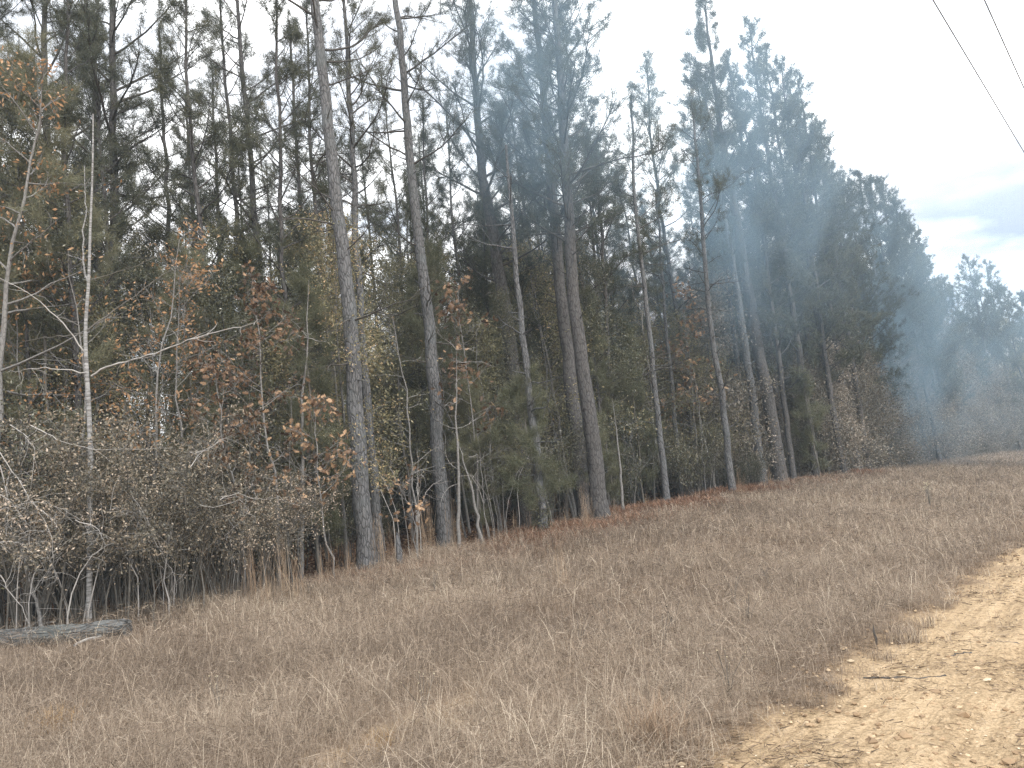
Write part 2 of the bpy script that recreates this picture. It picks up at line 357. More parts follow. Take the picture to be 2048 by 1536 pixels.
def pine(trunk, r0, r1, cb, ct_r, r, nb=34, dens=1.0, lg=None, dead=10, maxL=3.0, shape='open', split=False, nn=14, nL=.17, nW=.006, sides=9, tw=1.0, sc_up=.25):
    """trunk: polyline from foot to tip (local). returns trunk geo, list of branch geos, needle geo"""
    T = np.asarray(trunk, float); seg = np.linalg.norm(np.diff(T, axis=0), axis=1); cum = np.concatenate([[0], np.cumsum(seg)]); H = cum[-1]
    n = max(12, int(H * 1.6)); h = np.linspace(0, H, n); SD = int(r.integers(1000))
    P = np.stack([np.interp(h, cum, T[:, k]) for k in range(3)], 1)
    for _ in range(2): P[1:-1] = (P[:-2] + 2 * P[1:-1] + P[2:]) / 4
    P[1:-1, :2] += r.normal(size=(n - 2, 2)) * .018
    rad = r1 + (r0 - r1) * (1 - h / H) ** .85; rad = rad + r0 * .28 * np.exp(-h / .35)
    tg = Geo(); PP = P.copy(); PP[0, 2] -= .12
    if sides > 8:
        hf = np.linspace(0, H, int(H * 13)); tube(tg, np.stack([np.interp(hf, h, PP[:, k]) for k in range(3)], 1), np.interp(hf, h, rad), 26, relief=.09, seed=SD)
    else: tube(tg, PP, rad, sides)
    needle = Geo(); bgs = []
    TP = []; TA = []
    def pos(hh): return np.array([np.interp(hh, h, P[:, k]) for k in range(3)]), float(np.interp(hh, h, rad))
    def add_branch(hh, az, el, L, live):
        p, rr = pos(hh); bg = Geo()
        rb = max(.008, min(rr * .45, .011 * L + .006)) * tw
        B = branch_path(p, az, el, L, r, 7, .35 if live else -.15, .10 if live else .15)
        tube(bg, B, np.linspace(rb, rb * .25, len(B)), 5)
        nsub = int((3 + L * 3.0) * (1 if live else .6))
        for k in range(nsub):
            t = r.uniform(.3, 1.0) if live else r.uniform(.3, .95); i = t * (len(B) - 1); i0 = min(int(i), len(B) - 2)
            q = B[i0] + (B[i0 + 1] - B[i0]) * (i - i0); bd = unit(B[i0 + 1] - B[i0])
            sd = unit(bd + rdir(1, r)[0] * .9 + np.array([0, 0, .25]))
            l = L * r.uniform(.14, .38) * (1.15 - t * .5) + .15
            Q = [q]; dd = sd
            for _ in range(3):
                dd = unit(dd + r.normal(size=3) * .16 + np.array([0, 0, .08])); Q.append(Q[-1] + dd * l / 3)
            Q = np.array(Q); tube(bg, Q, np.linspace(rb * .38, rb * .14, 4), 3)
            if live:
                TP.append(Q[-1]); TA.append(dd)
                nt_ = int(l * 5.2 * dens + r.random())
                for j in range(nt_):
                    u = r.uniform(.35, 1) * 3; u0 = min(int(u), 2); TP.append(Q[u0] + (Q[u0 + 1] - Q[u0]) * (u - u0) + r.normal(size=3) * .05); TA.append(unit(dd + rdir(1, r)[0] * .8))
        if live: TP.append(B[-1]); TA.append(unit(B[-1] - B[-2]))
        bgs.append(bg)
    for k in range(nb):
        t = (k + r.random()) / nb; hh = cb * H + (1 - cb) * H * t ** .9
        if shape == 'open': L = maxL * (1 - t) ** .55 * r.uniform(.55, 1.05) * (.75 + .25 * min(1, t * 4))
        else: L = maxL * (min(1, .55 + t * 1.5)) * (1 - t) ** .42 * r.uniform(.6, 1.08)
        L = max(L, .35); el = R(r.uniform(5, 30)) + t * R(38)
        add_branch(min(hh, H * .995), r.uniform(0, 2 * math.pi), el, L, True)
    for k in range(dead):
        hh = H * r.uniform(.18, cb + .1); add_branch(hh, r.uniform(0, 2 * math.pi), R(r.uniform(-12, 25)), r.uniform(.3, 1.7), False)
    if sides > 8:
        for k in range(16):
            hh = H * r.uniform(.12, .75); p, rr = pos(hh); sb = Geo(); B = branch_path(p, r.uniform(0, 6.28), R(r.uniform(-10, 40)), r.uniform(.12, .5) + rr, r, 4, .1, .12); tube(sb, B, np.linspace(.02, .008, 5), 5); tg = merge([tg, sb])
    for k in range(int(6 * dens)): TP.append(P[-1] - np.array([0, 0, r.uniform(0, .7)])); TA.append(unit(np.array([0, 0, 1.]) + rdir(1, r)[0] * .8))
    tufts(needle, TP, TA, r, nn, nL, nW)
    return tg, bgs, needle
def merge(gs):
    o = Geo()
    for g in gs:
        for v, f, a in zip(g.v, g.f, g.a): pass
    for g in gs:
        base = o.n
        for v in g.v: o.v.append(v)
        for a in g.a: o.a.append(a)
        for f in g.f: o.f.append(f + base)
        o.n += g.n
    return o
def straight(H, r, lean=.03, wob=.12):
    k = 7; z = np.linspace(0, H, k); a = r.uniform(0, 6.28); P = np.zeros((k, 3)); P[:, 2] = z
    P[:, 0] = math.cos(a) * lean * z + np.cumsum(r.normal(size=k) * wob); P[:, 1] = math.sin(a) * lean * z + np.cumsum(r.normal(size=k) * wob)
    P[:, :2] -= P[0, :2]; return P

def broadleaf(H, r, r0=.06, nb=16, spread=1.6, cb=.2, nleaf=9000, leafL=.06, leafW=.028, oak=False, up=35, flat=1.0, cl=.16, trunkP=None, lev2=7, kinds='tree'):
    """leafy tree or sapling: recursive limbs, leaves set along the outer twigs"""
    T = straight(H, r, .05, .07) if trunkP is None else np.asarray(trunkP, float)
    seg = np.linalg.norm(np.diff(T, axis=0), axis=1); cum = np.concatenate([[0], np.cumsum(seg)]); H = cum[-1]
    tg = Geo(); bg = Geo(); lg = Geo(); n = 14; h = np.linspace(0, H, n)
    P = np.stack([np.interp(h, cum, T[:, k]) for k in range(3)], 1)
    P[1:-1, :2] += r.normal(size=(n - 2, 2)) * .02
    rad = np.linspace(r0, .006, n); tube(tg, P, rad, 7)
    tips = []
    for k in range(nb):
        t = (k + r.random()) / nb; hh = H * (cb + (1 - cb) * t); p = np.array([np.interp(hh, h, P[:, j]) for j in range(3)])
        L = spread * (1 - t) ** .5 * r.uniform(.5, 1.1) + .2; rb = max(.004, r0 * .35 * (1 - t * .6))
        B = branch_path(p, r.uniform(0, 6.28), R(r.uniform(0, up)) + t * .5, L, r, 6, .15, .14)
        tube(bg, B, np.linspace(rb, .003, len(B)), 4)
        for j in range(lev2):
            i = r.uniform(1.2, 5.99); i0 = int(i); q = B[i0] + (B[min(i0 + 1, 6)] - B[i0]) * (i - i0)
            dd = unit(unit(B[i0] - B[i0 - 1]) + rdir(1, r)[0] * .9); l = L * r.uniform(.15, .4) + .1
            Q = [q]
            for _ in range(3): dd = unit(dd + r.normal(size=3) * .22); Q.append(Q[-1] + dd * l / 3)
            Q = np.array(Q); tube(bg, Q, np.linspace(.005, .0022, 4), 3)
            for u in np.linspace(.4, 1, 4): 
                w_ = u * 3; w0 = min(int(w_), 2); tips.append((Q[w0] + (Q[w0 + 1] - Q[w0]) * (w_ - w0), dd))
    if nleaf:
        idx = r.integers(0, len(tips), nleaf); tp = np.array([a for a, b in tips]); td = np.array([b for a, b in tips])
        B = tp[idx] + r.normal(size=(nleaf, 3)) * cl * np.array([1, 1, .75])
        Dr = unit(td[idx] * .6 + rdir(nleaf, r) + np.array([0, 0, -.25])) * np.array([1, 1, flat]); Dr = unit(Dr)
        if oak: oak_leaves(lg, B, Dr, leafL * r.uniform(.6, 1.15, nleaf), r)
        else:
            tone = np.clip(r.random(len(tips))[idx] * .45 + r.random(nleaf) * .55, 0, 1)
            leaves(lg, B, Dr, leafL * r.uniform(.6, 1.2, nleaf), leafW * r.uniform(.7, 1.2, nleaf), r, tone)
    return tg, bg, lg

def shrub(r, H=1.8, rad=1.1, nst=26, nleaf=5000, leafL=.035, leafW=.018, arch=.6, cl=.1, under=.35, thick=1.0):
    sg = Geo(); lg = Geo(); tips = []
    for k in range(nst):
        az = r.uniform(0, 6.28); b = np.array([math.cos(az), math.sin(az), 0]) * r.uniform(0, rad * .45); h = H * r.uniform(.65, 1.05)
        out = r.uniform(.3, 1) * rad; n = 8; t = np.linspace(0, 1, n)
        P = np.stack([b[0] + math.cos(az) * out * t ** 2, b[1] + math.sin(az) * out * t ** 2, h * (t * (1 + arch * .6) - arch * .75 * t ** 2.5)], 1)
        P[1:, :] += np.cumsum(r.normal(size=(n - 1, 3)) * .03, 0); P[0, 2] = -.05
        tube(sg, P, np.linspace(r.uniform(.006, .014), .0025, n) * thick, 4)
        for j in range(9):
            i = r.uniform(n * under, n - 1.01); i0 = int(i); q = P[i0] + (P[i0 + 1] - P[i0]) * (i - i0)
            dd = unit(P[i0 + 1] - P[i0] + rdir(1, r)[0] * .25); l = r.uniform(.15, .5); Q = [q]
            dd = unit(dd + rdir(1, r)[0] * .9)
            for _ in range(4): dd = unit(dd + r.normal(size=3) * .25); Q.append(Q[-1] + dd * l / 4)
            Q = np.array(Q); tube(sg, Q, np.linspace(.0045, .0018, 5) * thick, 3); tips += [(Q[2], dd), (Q[3], dd), (Q[4], dd)]
    if nleaf:
        idx = r.integers(0, len(tips), nleaf); tp = np.array([a for a, b in tips]); td = np.array([b for a, b in tips])
        B = tp[idx] + r.normal(size=(nleaf, 3)) * cl; Dr = unit(td[idx] * .5 + rdir(nleaf, r))
        tone = np.clip(r.random(len(tips))[idx] * .4 + r.random(nleaf) * .6, 0, 1)
        leaves(lg, B, Dr, leafL * r.uniform(.6, 1.3, nleaf), leafW, r, tone)
    return sg, lg

# ------------------------------------------------------------------ pines whose trunks can be told apart
def px_trunk(pts, Y=None, H=17.0):
    """pixel polyline of a trunk, foot first, read on the upright plane at the tree's own distance"""
    if Y is None: Y = ground_hit(*pts[0])[1]
    P = [at_depth(x, y, Y) for x, y in pts]
    d = unit(P[-1] - P[0]); g = float(zg(P[0][0], P[0][1]))
    foot = P[0] - d * ((P[0][2] - g) / d[2]); foot[2] = float(zg(foot[0], foot[1]))
    pts3 = [foot] + [p for p in P if p[2] > foot[2] + .4]
    if pts3[-1][2] - foot[2] < H:
        d2 = unit(pts3[-1] - pts3[-2]) * .5 + np.array([0, 0, .5]); d2 = unit(d2)
        pts3.append(pts3[-1] + d2 * (H - (pts3[-1][2] - foot[2])) / d2[2])
    return foot, np.array(pts3) - foot, Y
def front_pine(pts, Y, wpx, H, label, seed, mat='bark', top_r=.03, group=None, name='pine_tree', cat='pine tree', **kw):
    foot, T, Y = px_trunk(pts, Y, H); r = np.random.default_rng(seed)
    r0 = wpx * .5 * Y / FPX
    tg, bgs, ng = pine(T, r0, top_r, kw.pop('cb', .5), 1, r, **kw)
    t = thing(name, foot.tolist(), label, cat, group)
    link('trunk', tg, M[mat], t, True)
    bgs.sort(key=lambda g: -g.n)
    for b in bgs[:60]: link('branch', b, M['twig'], t, True)
    if not ng.empty(): link('crown', ng, M['needle'], t)
    return t

front_pine([(733,1150),(716,880),(703,660),(683,480),(655,220),(628,0)], None, 36, 19, 'tall grey plated pine with the thickest front trunk, left of centre', 11, cb=.52, nb=26, dens=1.5, dead=14, maxL=3.0)
front_pine([(890,1098),(876,880),(862,700),(840,500),(822,330),(806,120),(790,0)], None, 29, 18.5, 'straight grey pine with finely cracked bark standing just right of the thickest left trunk', 12, cb=.50, nb=28, dens=1.6, dead=18, maxL=3.0)
front_pine([(1207,1052),(1188,900),(1168,760),(1150,620),(1138,470),(1128,300),(1118,100),(1108,0)], 20.5, 34, 18, 'big grey pine near the middle whose full crown reaches to the open sky', 13, 'bark_dark', cb=.40, nb=72, dens=2.8, dead=10, maxL=3.3, nW=.009)
front_pine([(1160,900),(1140,760),(1122,600),(1108,420),(1096,300),(1078,100),(1068,0)], 22.0, 32, 18, 'dark pine pressed close behind the big middle pine', 14, 'bark_dark', cb=.42, nb=60, dens=2.6, dead=10, maxL=3.1, nW=.009)
front_pine([(1052,1030),(1035,800),(1012,640),(985,450),(962,330),(950,150),(938,0)], 22.5, 36, 17.5, 'dark pine with long limbs rising to the left behind the slim pale snag', 15, 'bark_dark', cb=.40, nb=46, dens=1.9, dead=12, maxL=4.4, nW=.009)
front_pine([(1335,1018),(1312,790),(1292,610),(1272,430),(1266,300),(1262,190)], None, 13, 13.0, 'slender pole pine with a small forked top, right of the big middle pine', 16, cb=.55, nb=22, dens=2.3, dead=22, maxL=2.0, nW=.008, tw=.8)
front_pine([(1364,1002),(1348,820),(1330,640),(1316,440),(1312,380)], None, 10, 11.0, 'thinnest pole pine beside the slender forked pine', 17, cb=.55, nb=18, dens=2.2, dead=20, maxL=1.8, nW=.008, tw=.8)
front_pine([(1468,997),(1444,800),(1420,650),(1406,480),(1400,380)], None, 14, 13.5, 'thin pale pine pole left of the lichen grey trunk at the wood edge', 18, cb=.55, nb=22, dens=2.2, dead=22, maxL=2.1, nW=.008, tw=.8)
front_pine([(1526,978),(1508,810),(1484,650),(1462,500),(1440,380)], None, 18, 15.5, 'lichen grey pine at the edge of the grass where the wood starts to recede', 19, cb=.48, nb=30, dens=2.3, dead=14, maxL=2.5, nW=.008)
front_pine([(1560,965),(1546,850),(1520,715),(1500,600),(1468,400),(1432,200),(1410,14)], 30.5, 28, 17, 'dark thick pine topping the group against the open sky', 20, 'bark_dark', cb=.34, nb=90, dens=2.8, dead=10, maxL=2.7, shape='cone', nW=.010, nL=.22)
front_pine([(232,870),(230,700),(228,500),(226,300),(225,0)], 17.0, 25, 17.5, 'dark upright pine just right of the white birch', 21, 'bark_dark', cb=.47, nb=30, dens=2.0, dead=14, maxL=3.5, nW=.008)
front_pine([(120,900),(112,640),(100,400),(90,200),(86,0)], 18.0, 26, 17.5, 'dark pine between the left frame and the white birch', 22, 'bark_dark', cb=.5, nb=34, dens=2.3, dead=14, maxL=3.3, nW=.008)
front_pine([(348,900),(342,640),(335,400),(325,200),(318,60)], 21.0, 13, 15.2, 'slim dark pine, first to the right of the upright pine by the birch', 23, 'bark_dark', cb=.5, nb=26, dens=2.1, dead=16, maxL=2.3, nW=.008)
front_pine([(408,900),(398,640),(385,420),(376,300),(372,190)], 23.0, 12, 13.2, 'short slim pine with its tip under open sky left of the paired trunks', 24, 'bark_dark', cb=.5, nb=26, dens=2.2, dead=16, maxL=2.1, nW=.008)
front_pine([(540,950),(530,700),(512,450),(495,260),(480,80),(472,0)], 19.5, 19, 17, 'right hand one of two close set pines behind the brown oak leaves', 25, 'bark_dark', cb=.48, nb=28, dens=2.0, dead=16, maxL=3.1, nW=.008)
front_pine([(500,950),(494,720),(478,480),(462,300),(446,100),(440,0)], 21.5, 14, 16.5, 'thinner left hand one of two close set pines', 26, 'bark_dark', cb=.5, nb=26, dens=2.0, dead=16, maxL=2.7, nW=.008)
front_pine([(640,950),(622,640),(600,420),(588,200),(578,40)], 24.0, 13, 16, 'slim pine rising just left of the thickest front trunk', 27, 'bark_dark', cb=.5, nb=28, dens=2.2, dead=16, maxL=2.5, nW=.008)
front_pine([(757,1095),(750,980),(738,840),(722,640),(710,420),(700,200)], 17.3, 20, 14, 'half hidden pine directly behind the thickest front trunk', 28, 'bark', cb=.55, nb=24, dens=2.1, dead=14, maxL=2.3, nW=.008)
front_pine([(1225,900),(1216,700),(1206,500),(1192,330)], 26.0, 12, 12.5, 'thin dark pine in the gap right of the big middle pine', 29, 'bark_dark', cb=.5, nb=24, dens=2.3, dead=14, maxL=2.1, nW=.008)

def vertical_pine(px, py, Y, seed, label, group=None, cb=.3, r0=None, **kw):
    top = at_depth(px, py, Y); g = float(zg(top[0], top[1])); H = top[2] - g
    r = np.random.default_rng(seed); T = straight(H, r, .0, .05); T[-1, :2] = 0
    foot = np.array([top[0], top[1], g]); r0 = r0 or .008 * H
    o = dict(nb=int(H * 4.2), dens=3.0, dead=6, maxL=2.6, shape='cone', nn=12, nW=.008 + .0002 * Y, nL=.21, sides=7); o.update(kw)
    tg, bgs, ng = pine(T, r0, .02, cb, 1, r, **o)
    t = thing('pine_tree', foot.tolist(), label, 'pine tree', group)
    link('trunk', merge([tg] + bgs), M['bark_dark'], t, True); link('crown', ng, M['needle'], t)
sky = [(1498,48,32,'spire topped pine, second from the left in the dense group against the sky'),
       (1562,128,34,'broad topped pine in the middle of the dense skyline group'),
       (1596,158,36,'pine with a leaning tuft on the right shoulder of the dense skyline group'),
       (1632,262,37,'lower pine closing the dense skyline group on its right side'),
       (1662,345,40,'smoke veiled pine on the slope of the skyline right of the dense group'),
       (1718,352,44,'round headed dense pine, left of the two on the middle skyline'),
       (1762,368,46,'round headed dense pine, right of the two on the middle skyline'),
       (1812,448,49,'open topped pine stepping down from the round headed pair'),
       (1846,520,53,'small pine at the foot of the stepping skyline before the gap of sky'),
       (1902,585,62,'low pine left of the loose forked crown on the far right skyline'),
       (1935,520,66,'left half of the loose forked crown rising at the far right'),
       (1972,528,68,'right half of the loose forked crown rising at the far right'),
       (2008,582,76,'far pine just right of the loose forked crown'),
       (2040,590,84,'farthest skyline pine at the right edge of the photo')]
sky += [(1392,150,32,'pine filling the left shoulder of the dense skyline group'), (1455,120,33.5,'pine filling the dip between the two highest spires'),
        (1530,105,35.5,'pine crowded behind the broad topped one in the skyline group'), (1478,215,31,'lower pine in the front of the dense skyline group'),
        (1575,215,33,'lower pine at the right front of the dense skyline group'), (1690,372,41,'pine on the left flank of the round headed pair'),
        (1740,362,45,'pine squeezed between the round headed pair'), (1792,415,46,'pine on the right flank of the round headed pair'),
        (1832,485,50,'last tall pine above the gap of sky'), (1952,560,67,'low pine under the loose forked crown')]
for k, (a, b, Y, lb) in enumerate(sky):
    loose = 1935 <= a <= 1972
    vertical_pine(a, b, Y, 300 + k, lb, 'pines on the skyline', dens=1.6 if loose else 2.1, cb=.22, maxL=2.6 if Y < 40 else 3.0)

# ------------------------------------------------------------------ kinds built once and set out as copies
PR = {}
def pine_proto(seed, H, r0, cb, **kw):
    r = np.random.default_rng(seed); tg, bgs, ng = pine(straight(H, r, .02, .10), r0, .02, cb, 1, r, **kw)
    return Proto('pine_tree', 'pine tree', [('trunk', merge([tg] + bgs), M['bark_dark'], True), ('crown', ng, M['needle'], False)])
PR['pine'] = [pine_proto(40 + k, H, r0, cb, nb=nb, dens=dn, dead=18, maxL=mL, nW=.009, nn=12, nL=.19, sides=7)
              for k, (H, r0, cb, nb, dn, mL) in enumerate([(15, .10, .40, 46, 2.5, 2.6), (13.5, .08, .36, 42, 2.8, 2.2), (16, .11, .38, 50, 2.4, 2.8), (12, .065, .30, 40, 2.8, 2.0), (14.5, .09, .42, 44, 2.5, 2.4)])]
def leafy(name, cat, seed, mats, **kw):
    r = np.random.default_rng(seed); tg, bg, lg = broadleaf(r=r, **kw)
    return Proto(name, cat, [('trunk', merge([tg, bg]), M[mats[0]], True), ('crown', lg, M[mats[2]], False)])
PR['olive'] = [leafy('broadleaf_tree', 'tree', 60 + k, ('bark_grey', 'twig', 'olive'), H=H, r0=.05, nb=24, spread=sp, cb=.22, nleaf=nl, leafL=.085, leafW=.034, cl=.22, lev2=8)
               for k, (H, sp, nl) in enumerate([(7.5, 1.9, 8500), (6.2, 1.6, 7000), (9, 2.0, 9500)])]
PR['holly'] = [leafy('evergreen_tree', 'tree', 70 + k, ('bark_dark', 'twig', 'holly'), H=H, r0=.05, nb=28, spread=sp, cb=.12, nleaf=nl, leafL=.06, leafW=.03, cl=.2, lev2=8)
               for k, (H, sp, nl) in enumerate([(6, 1.4, 10000), (4.6, 1.3, 8000), (8, 1.6, 12000)])]
PR['grey'] = [leafy('brown_leafed_tree', 'tree', 80 + k, ('bark_grey', 'brown_twig', 'grey_leaf'), H=H, r0=.05, nb=30, spread=sp, cb=.06, nleaf=nl, leafL=.11, leafW=.055, cl=.26, lev2=8)
              for k, (H, sp, nl) in enumerate([(6.5, 1.9, 9000), (5, 1.7, 8000), (8, 2.1, 10000)])]
PR['bare'] = [leafy('bare_sapling', 'sapling', 90 + k, ('bark_grey', 'twig', 'olive'), H=H, r0=r0, nb=14, spread=.9, cb=.25, nleaf=nl, leafL=.07, leafW=.03, cl=.12, lev2=4)
              for k, (H, r0, nl) in enumerate([(5, .025, 150), (3.6, .018, 60), (6.5, .035, 200), (2.4, .012, 40)])]
def bush(seed, mats, name='bush', cat='bush', **kw):
    r = np.random.default_rng(seed); sg, lg = shrub(r, **kw)
    return Proto(name, cat, [('stems', sg, M[mats[0]], True), ('foliage', lg, M[mats[1]], False)])
PR['bush'] = [bush(100 + k, ('twig', 'holly'), H=h, rad=1.2, nst=26, nleaf=5500, leafL=.05, leafW=.024, under=.25) for k, h in enumerate([1.6, 2.3, 3.0])]
PR['tan'] = [bush(110 + k, ('brown_twig', 'tan_leaf'), name='leafy_shrub', cat='shrub', H=h, rad=1.3, nst=34, nleaf=n, leafL=.04, leafW=.019, under=.5, cl=.055) for k, (h, n) in enumerate([(1.9, 6200), (1.45, 5200), (2.3, 6800)])]
def youngp(seed, H, L, nb, dens=3.2, cb=.1):
    r = np.random.default_rng(seed)
    tg, bgs, ng = pine(straight(H, r, .02, .02), .035, .008, cb, 1, r, nb=nb, dens=dens, dead=2, maxL=L, shape='cone', nn=20, nL=.24, nW=.0055, sides=7, tw=.6)
    return Proto('young_pine', 'young pine', [('trunk', merge([tg] + bgs), M['brown_twig'], True), ('crown', ng, M['needle_soft'], False)])
PR['young'] = [youngp(120, 4.5, 1.1, 34), youngp(121, 3.2, 1.0, 28), youngp(122, 6, 1.2, 40, 2.8)]
PR['mid'] = [youngp(123, 8, 1.7, 44, 2.4, .2), youngp(124, 6.5, 1.5, 38, 2.5, .15), youngp(125, 10, 1.9, 50, 2.2, .3)]

ZONES = [(250, 'behind the white birch'), (560, 'behind the brown oak leaves'), (800, 'behind the thickest front trunk'),
         (1040, 'between the grey pine and the pale snag'), (1270, 'behind the big middle pine'), (1450, 'behind the slender pole pines'),
         (1700, 'behind the dense skyline group'), (9999, 'in the smoky receding edge at the right')]
def project(x, y, z):
    v = CMn.T @ (np.array([x, y, z]) - np.array([0, 0, CAMZ])); 
    return 1024 + FPX * v[0] / -v[2], 768 - FPX * v[1] / -v[2], -v[2]
def zone(x, y):
    px = project(x, y, float(zg(x, y)) + 3)[0]
    for a, t in ZONES:
        if px < a: return t
def scatter(n, s0, s1, w0, w1, dmin, r, margin=160, taken=None):
    out = []; tries = 0; taken = taken or []
    while len(out) < n and tries < n * 60:
        tries += 1; s = r.uniform(s0, s1); w = w0 + (w1 - w0) * r.random() ** 1.25
        x, y = xy(s, w)
        if y < 6: continue
        px = project(x, y, 2)[0]
        if px < -margin or px > 2048 + margin: continue
        if any((x - a) ** 2 + (y - b) ** 2 < dmin ** 2 for a, b in out) or any((x - a) ** 2 + (y - b) ** 2 < 1.0 for a, b in taken): continue
        out.append((x, y))
    return out
WORD = {'pine': ('slim background pine with open crown', 'background pines deep in the wood'),
        'olive': ('understory tree with olive leaves', 'olive leafed understory trees'),
        'holly': ('dark evergreen understory tree', 'dark evergreen understory trees'),
        'bare': ('thin nearly bare sapling stem', 'bare saplings in the wood'),
        'bush': ('dark leafy bush', 'dark bushes'),
        'grey': ('grey brown leafy tree', 'grey brown leafy trees along the edge'),
        'tan': ('tan leafed shrub', 'tan leafed shrubs'), 'mid': ('half grown soft needled pine', 'half grown pines'), 'young': ('young pine with long soft pale green needles', 'young pines')}
def put(kind, pts, r, smin=.85, smax=1.15, extra=''):
    for x, y in pts:
        z = zone(x, y); lb = f'{WORD[kind][0]} {z}' if not extra else f'{WORD[kind][0]} {extra} {z}'
        p = PR[kind][r.integers(len(PR[kind]))]; k = r.uniform(smin, smax)
        if kind != 'bush':
            zz = float(zg(x, y)); Hh = max(max(v.co.z for v in p.parts[0][1].vertices), .1) if not hasattr(p, 'H') else p.H; p.H = Hh
            while k > .25:
                q = project(x, y, zz + Hh * k)
                if q[1] > np.interp(q[0], SKX, SKY) + 22 and (kind == 'pine' or q[1] > np.interp(q[0], MDX, MDY)): break
                k *= .93
        p.place((x, y, float(zg(x, y)) - .03), lb, f'{WORD[kind][1]} {z}', r.uniform(0, 6.28), (k * r.uniform(.92, 1.08), k * r.uniform(.92, 1.08), k))
SKX = [1200, 1290, 1340, 1380, 1420, 1460, 1500, 1560, 1610, 1640, 1660, 1700, 1760, 1812, 1850, 1872, 1900, 1935, 1985, 2010, 2048, 2300]
SKY = [-9999, 300, 300, 70, 20, 100, 60, 135, 165, 270, 355, 360, 370, 452, 525, 600, 592, 530, 540, 590, 590, 640]
MDX = [0, 190, 260, 420, 700, 800, 1000, 1300, 1400, 1640, 1800, 2048]
MDY = [60, 90, 400, 430, 400, 440, 450, 440, 420, 480, 560, 640]
r = np.random.default_rng(500)
front = [tuple(o.location[:2]) for o in COL.objects if o.type == 'EMPTY']
put('pine', scatter(150, 2, 62, 13.6, 38, 2.05, r, taken=front), r)
put('pine', scatter(26, 42, 115, 12.5, 18, 2.8, r), r, .7, .95)
put('olive', scatter(150, 4, 60, 12.9, 32, 1.6, r, taken=front), r, .8, 1.1)
put('holly', scatter(95, 2, 50, 12.8, 30, 1.7, r, taken=front), r, .75, 1.1)
put('mid', scatter(70, 4, 62, 12.9, 26, 2.2, r, taken=front), r, .8, 1.15)
put('bare', scatter(130, 2, 45, 12.3, 26, 1.0, r, taken=front), r, .7, 1.2)
put('bush', scatter(120, 2, 60, 12.6, 30, 1.4, r, taken=front), r, .7, 1.1)
put('bush', scatter(70, 5, 80, 30, 42, 2.4, r), r, 1.3, 1.9, 'at back')
put('olive', scatter(40, 36, 120, 13.5, 20, 2.2, r, taken=front), r, 1.1, 1.6, 'of full height')
put('grey', scatter(70, 38, 125, 12.8, 20, 2.0, r, taken=front), r, 1.1, 1.6, 'of full height')
put('grey', scatter(60, 30, 70, 11.9, 13.2, 1.2, r, taken=front), r, .6, .95, 'at the front')
put('grey', scatter(110, 27, 125, 12.0, 16, 1.25, r, taken=front), r, .75, 1.1)
put('grey', scatter(60, 33, 110, 11.2, 12.4, 1.2, r, margin=60), r, .6, .95, 'nearest the grass')
put('bush', scatter(50, 26, 95, 11.6, 12.8, 1.3, r, taken=front), r, .55, .8, 'at the grass edge')

# ------------------------------------------------------------------ particular trees of the front
def at_ground(px, Y):
    """ground point below the given column at distance Y"""
    p = at_depth(px, 1000, Y)
    for _ in range(6):
        q = project(p[0], p[1], float(zg(p[0], p[1]))); p[0] += (px - q[0]) / FPX * Y
    p[2] = float(zg(p[0], p[1])); return p
# birch
foot, T, Yb = px_trunk([(181,900),(177,800),(172,720),(170,660),(178,560),(180,470),(184,380),(186,300)], 11.0, 7.5)
rr = np.random.default_rng(610); t = thing('birch_tree', foot.tolist(), 'slim white barked birch with a kinked trunk at the left', 'birch tree')
tg = Geo(); seg = np.linalg.norm(np.diff(T, axis=0), axis=1); cum = np.concatenate([[0], np.cumsum(seg)]); hh = np.linspace(0, cum[-1], 34)
P = np.stack([np.interp(hh, cum, T[:, k]) for k in range(3)], 1); P[1:-1] = (P[:-2] + 2 * P[1:-1] + P[2:]) / 4
tube(tg, P, np.interp(hh, [0, 3.0, 7.5], [.040, .032, .008]), 12); link('trunk', tg, M['birch'], t, True)
def pxbranch(root, foot, pts, Y, r0, mat, name='branch', twigs=6, dY=0.0, seed=0):
    r = np.random.default_rng(seed); n = len(pts)
    P = np.array([at_depth(x, y, Y + dY * k / (n - 1)) for k, (x, y) in enumerate(pts)]) - foot
    t = np.linspace(0, n - 1, n * 3); P = np.stack([np.interp(t, np.arange(n), P[:, k]) for k in range(3)], 1); P[1:-1] = (P[:-2] + 2 * P[1:-1] + P[2:]) / 4
    P[1:] += r.normal(size=(len(P) - 1, 3)) * .008
    g = Geo(); tube(g, P, np.linspace(r0, r0 * .25, len(P)), 6)
    for k in range(twigs):
        i = r.integers(2, len(P)); dd = unit(P[i] - P[i - 1] + rdir(1, r)[0] * .8); l = r.uniform(.12, .5); Q = [P[i]]
        for _ in range(4): dd = unit(dd + r.normal(size=3) * .25); Q.append(Q[-1] + dd * l / 4)
        tube(g, Q, np.linspace(r0 * .35, .0015, 5), 3)
    return link(name, g, mat, root, True)
pxbranch(t, foot, [(176,566),(168,540),(166,500),(170,440),(172,400),(168,330)], Yb, .016, M['birch'], twigs=3, seed=1)
pxbranch(t, foot, [(183,752),(215,732),(260,722),(310,708),(360,686),(420,668),(480,655),(520,640)], Yb, .016, M['pale_twig'], dY=-.6, twigs=14, seed=2)
pxbranch(t, foot, [(176,660),(200,640),(250,605),(300,570),(330,545),(380,530),(420,512)], Yb, .011, M['brown_twig'], dY=.3, twigs=12, seed=3)
pxbranch(t, foot, [(170,668),(120,672),(70,678),(20,690)], Yb, .010, M['brown_twig'], twigs=6, dY=.4, seed=4)
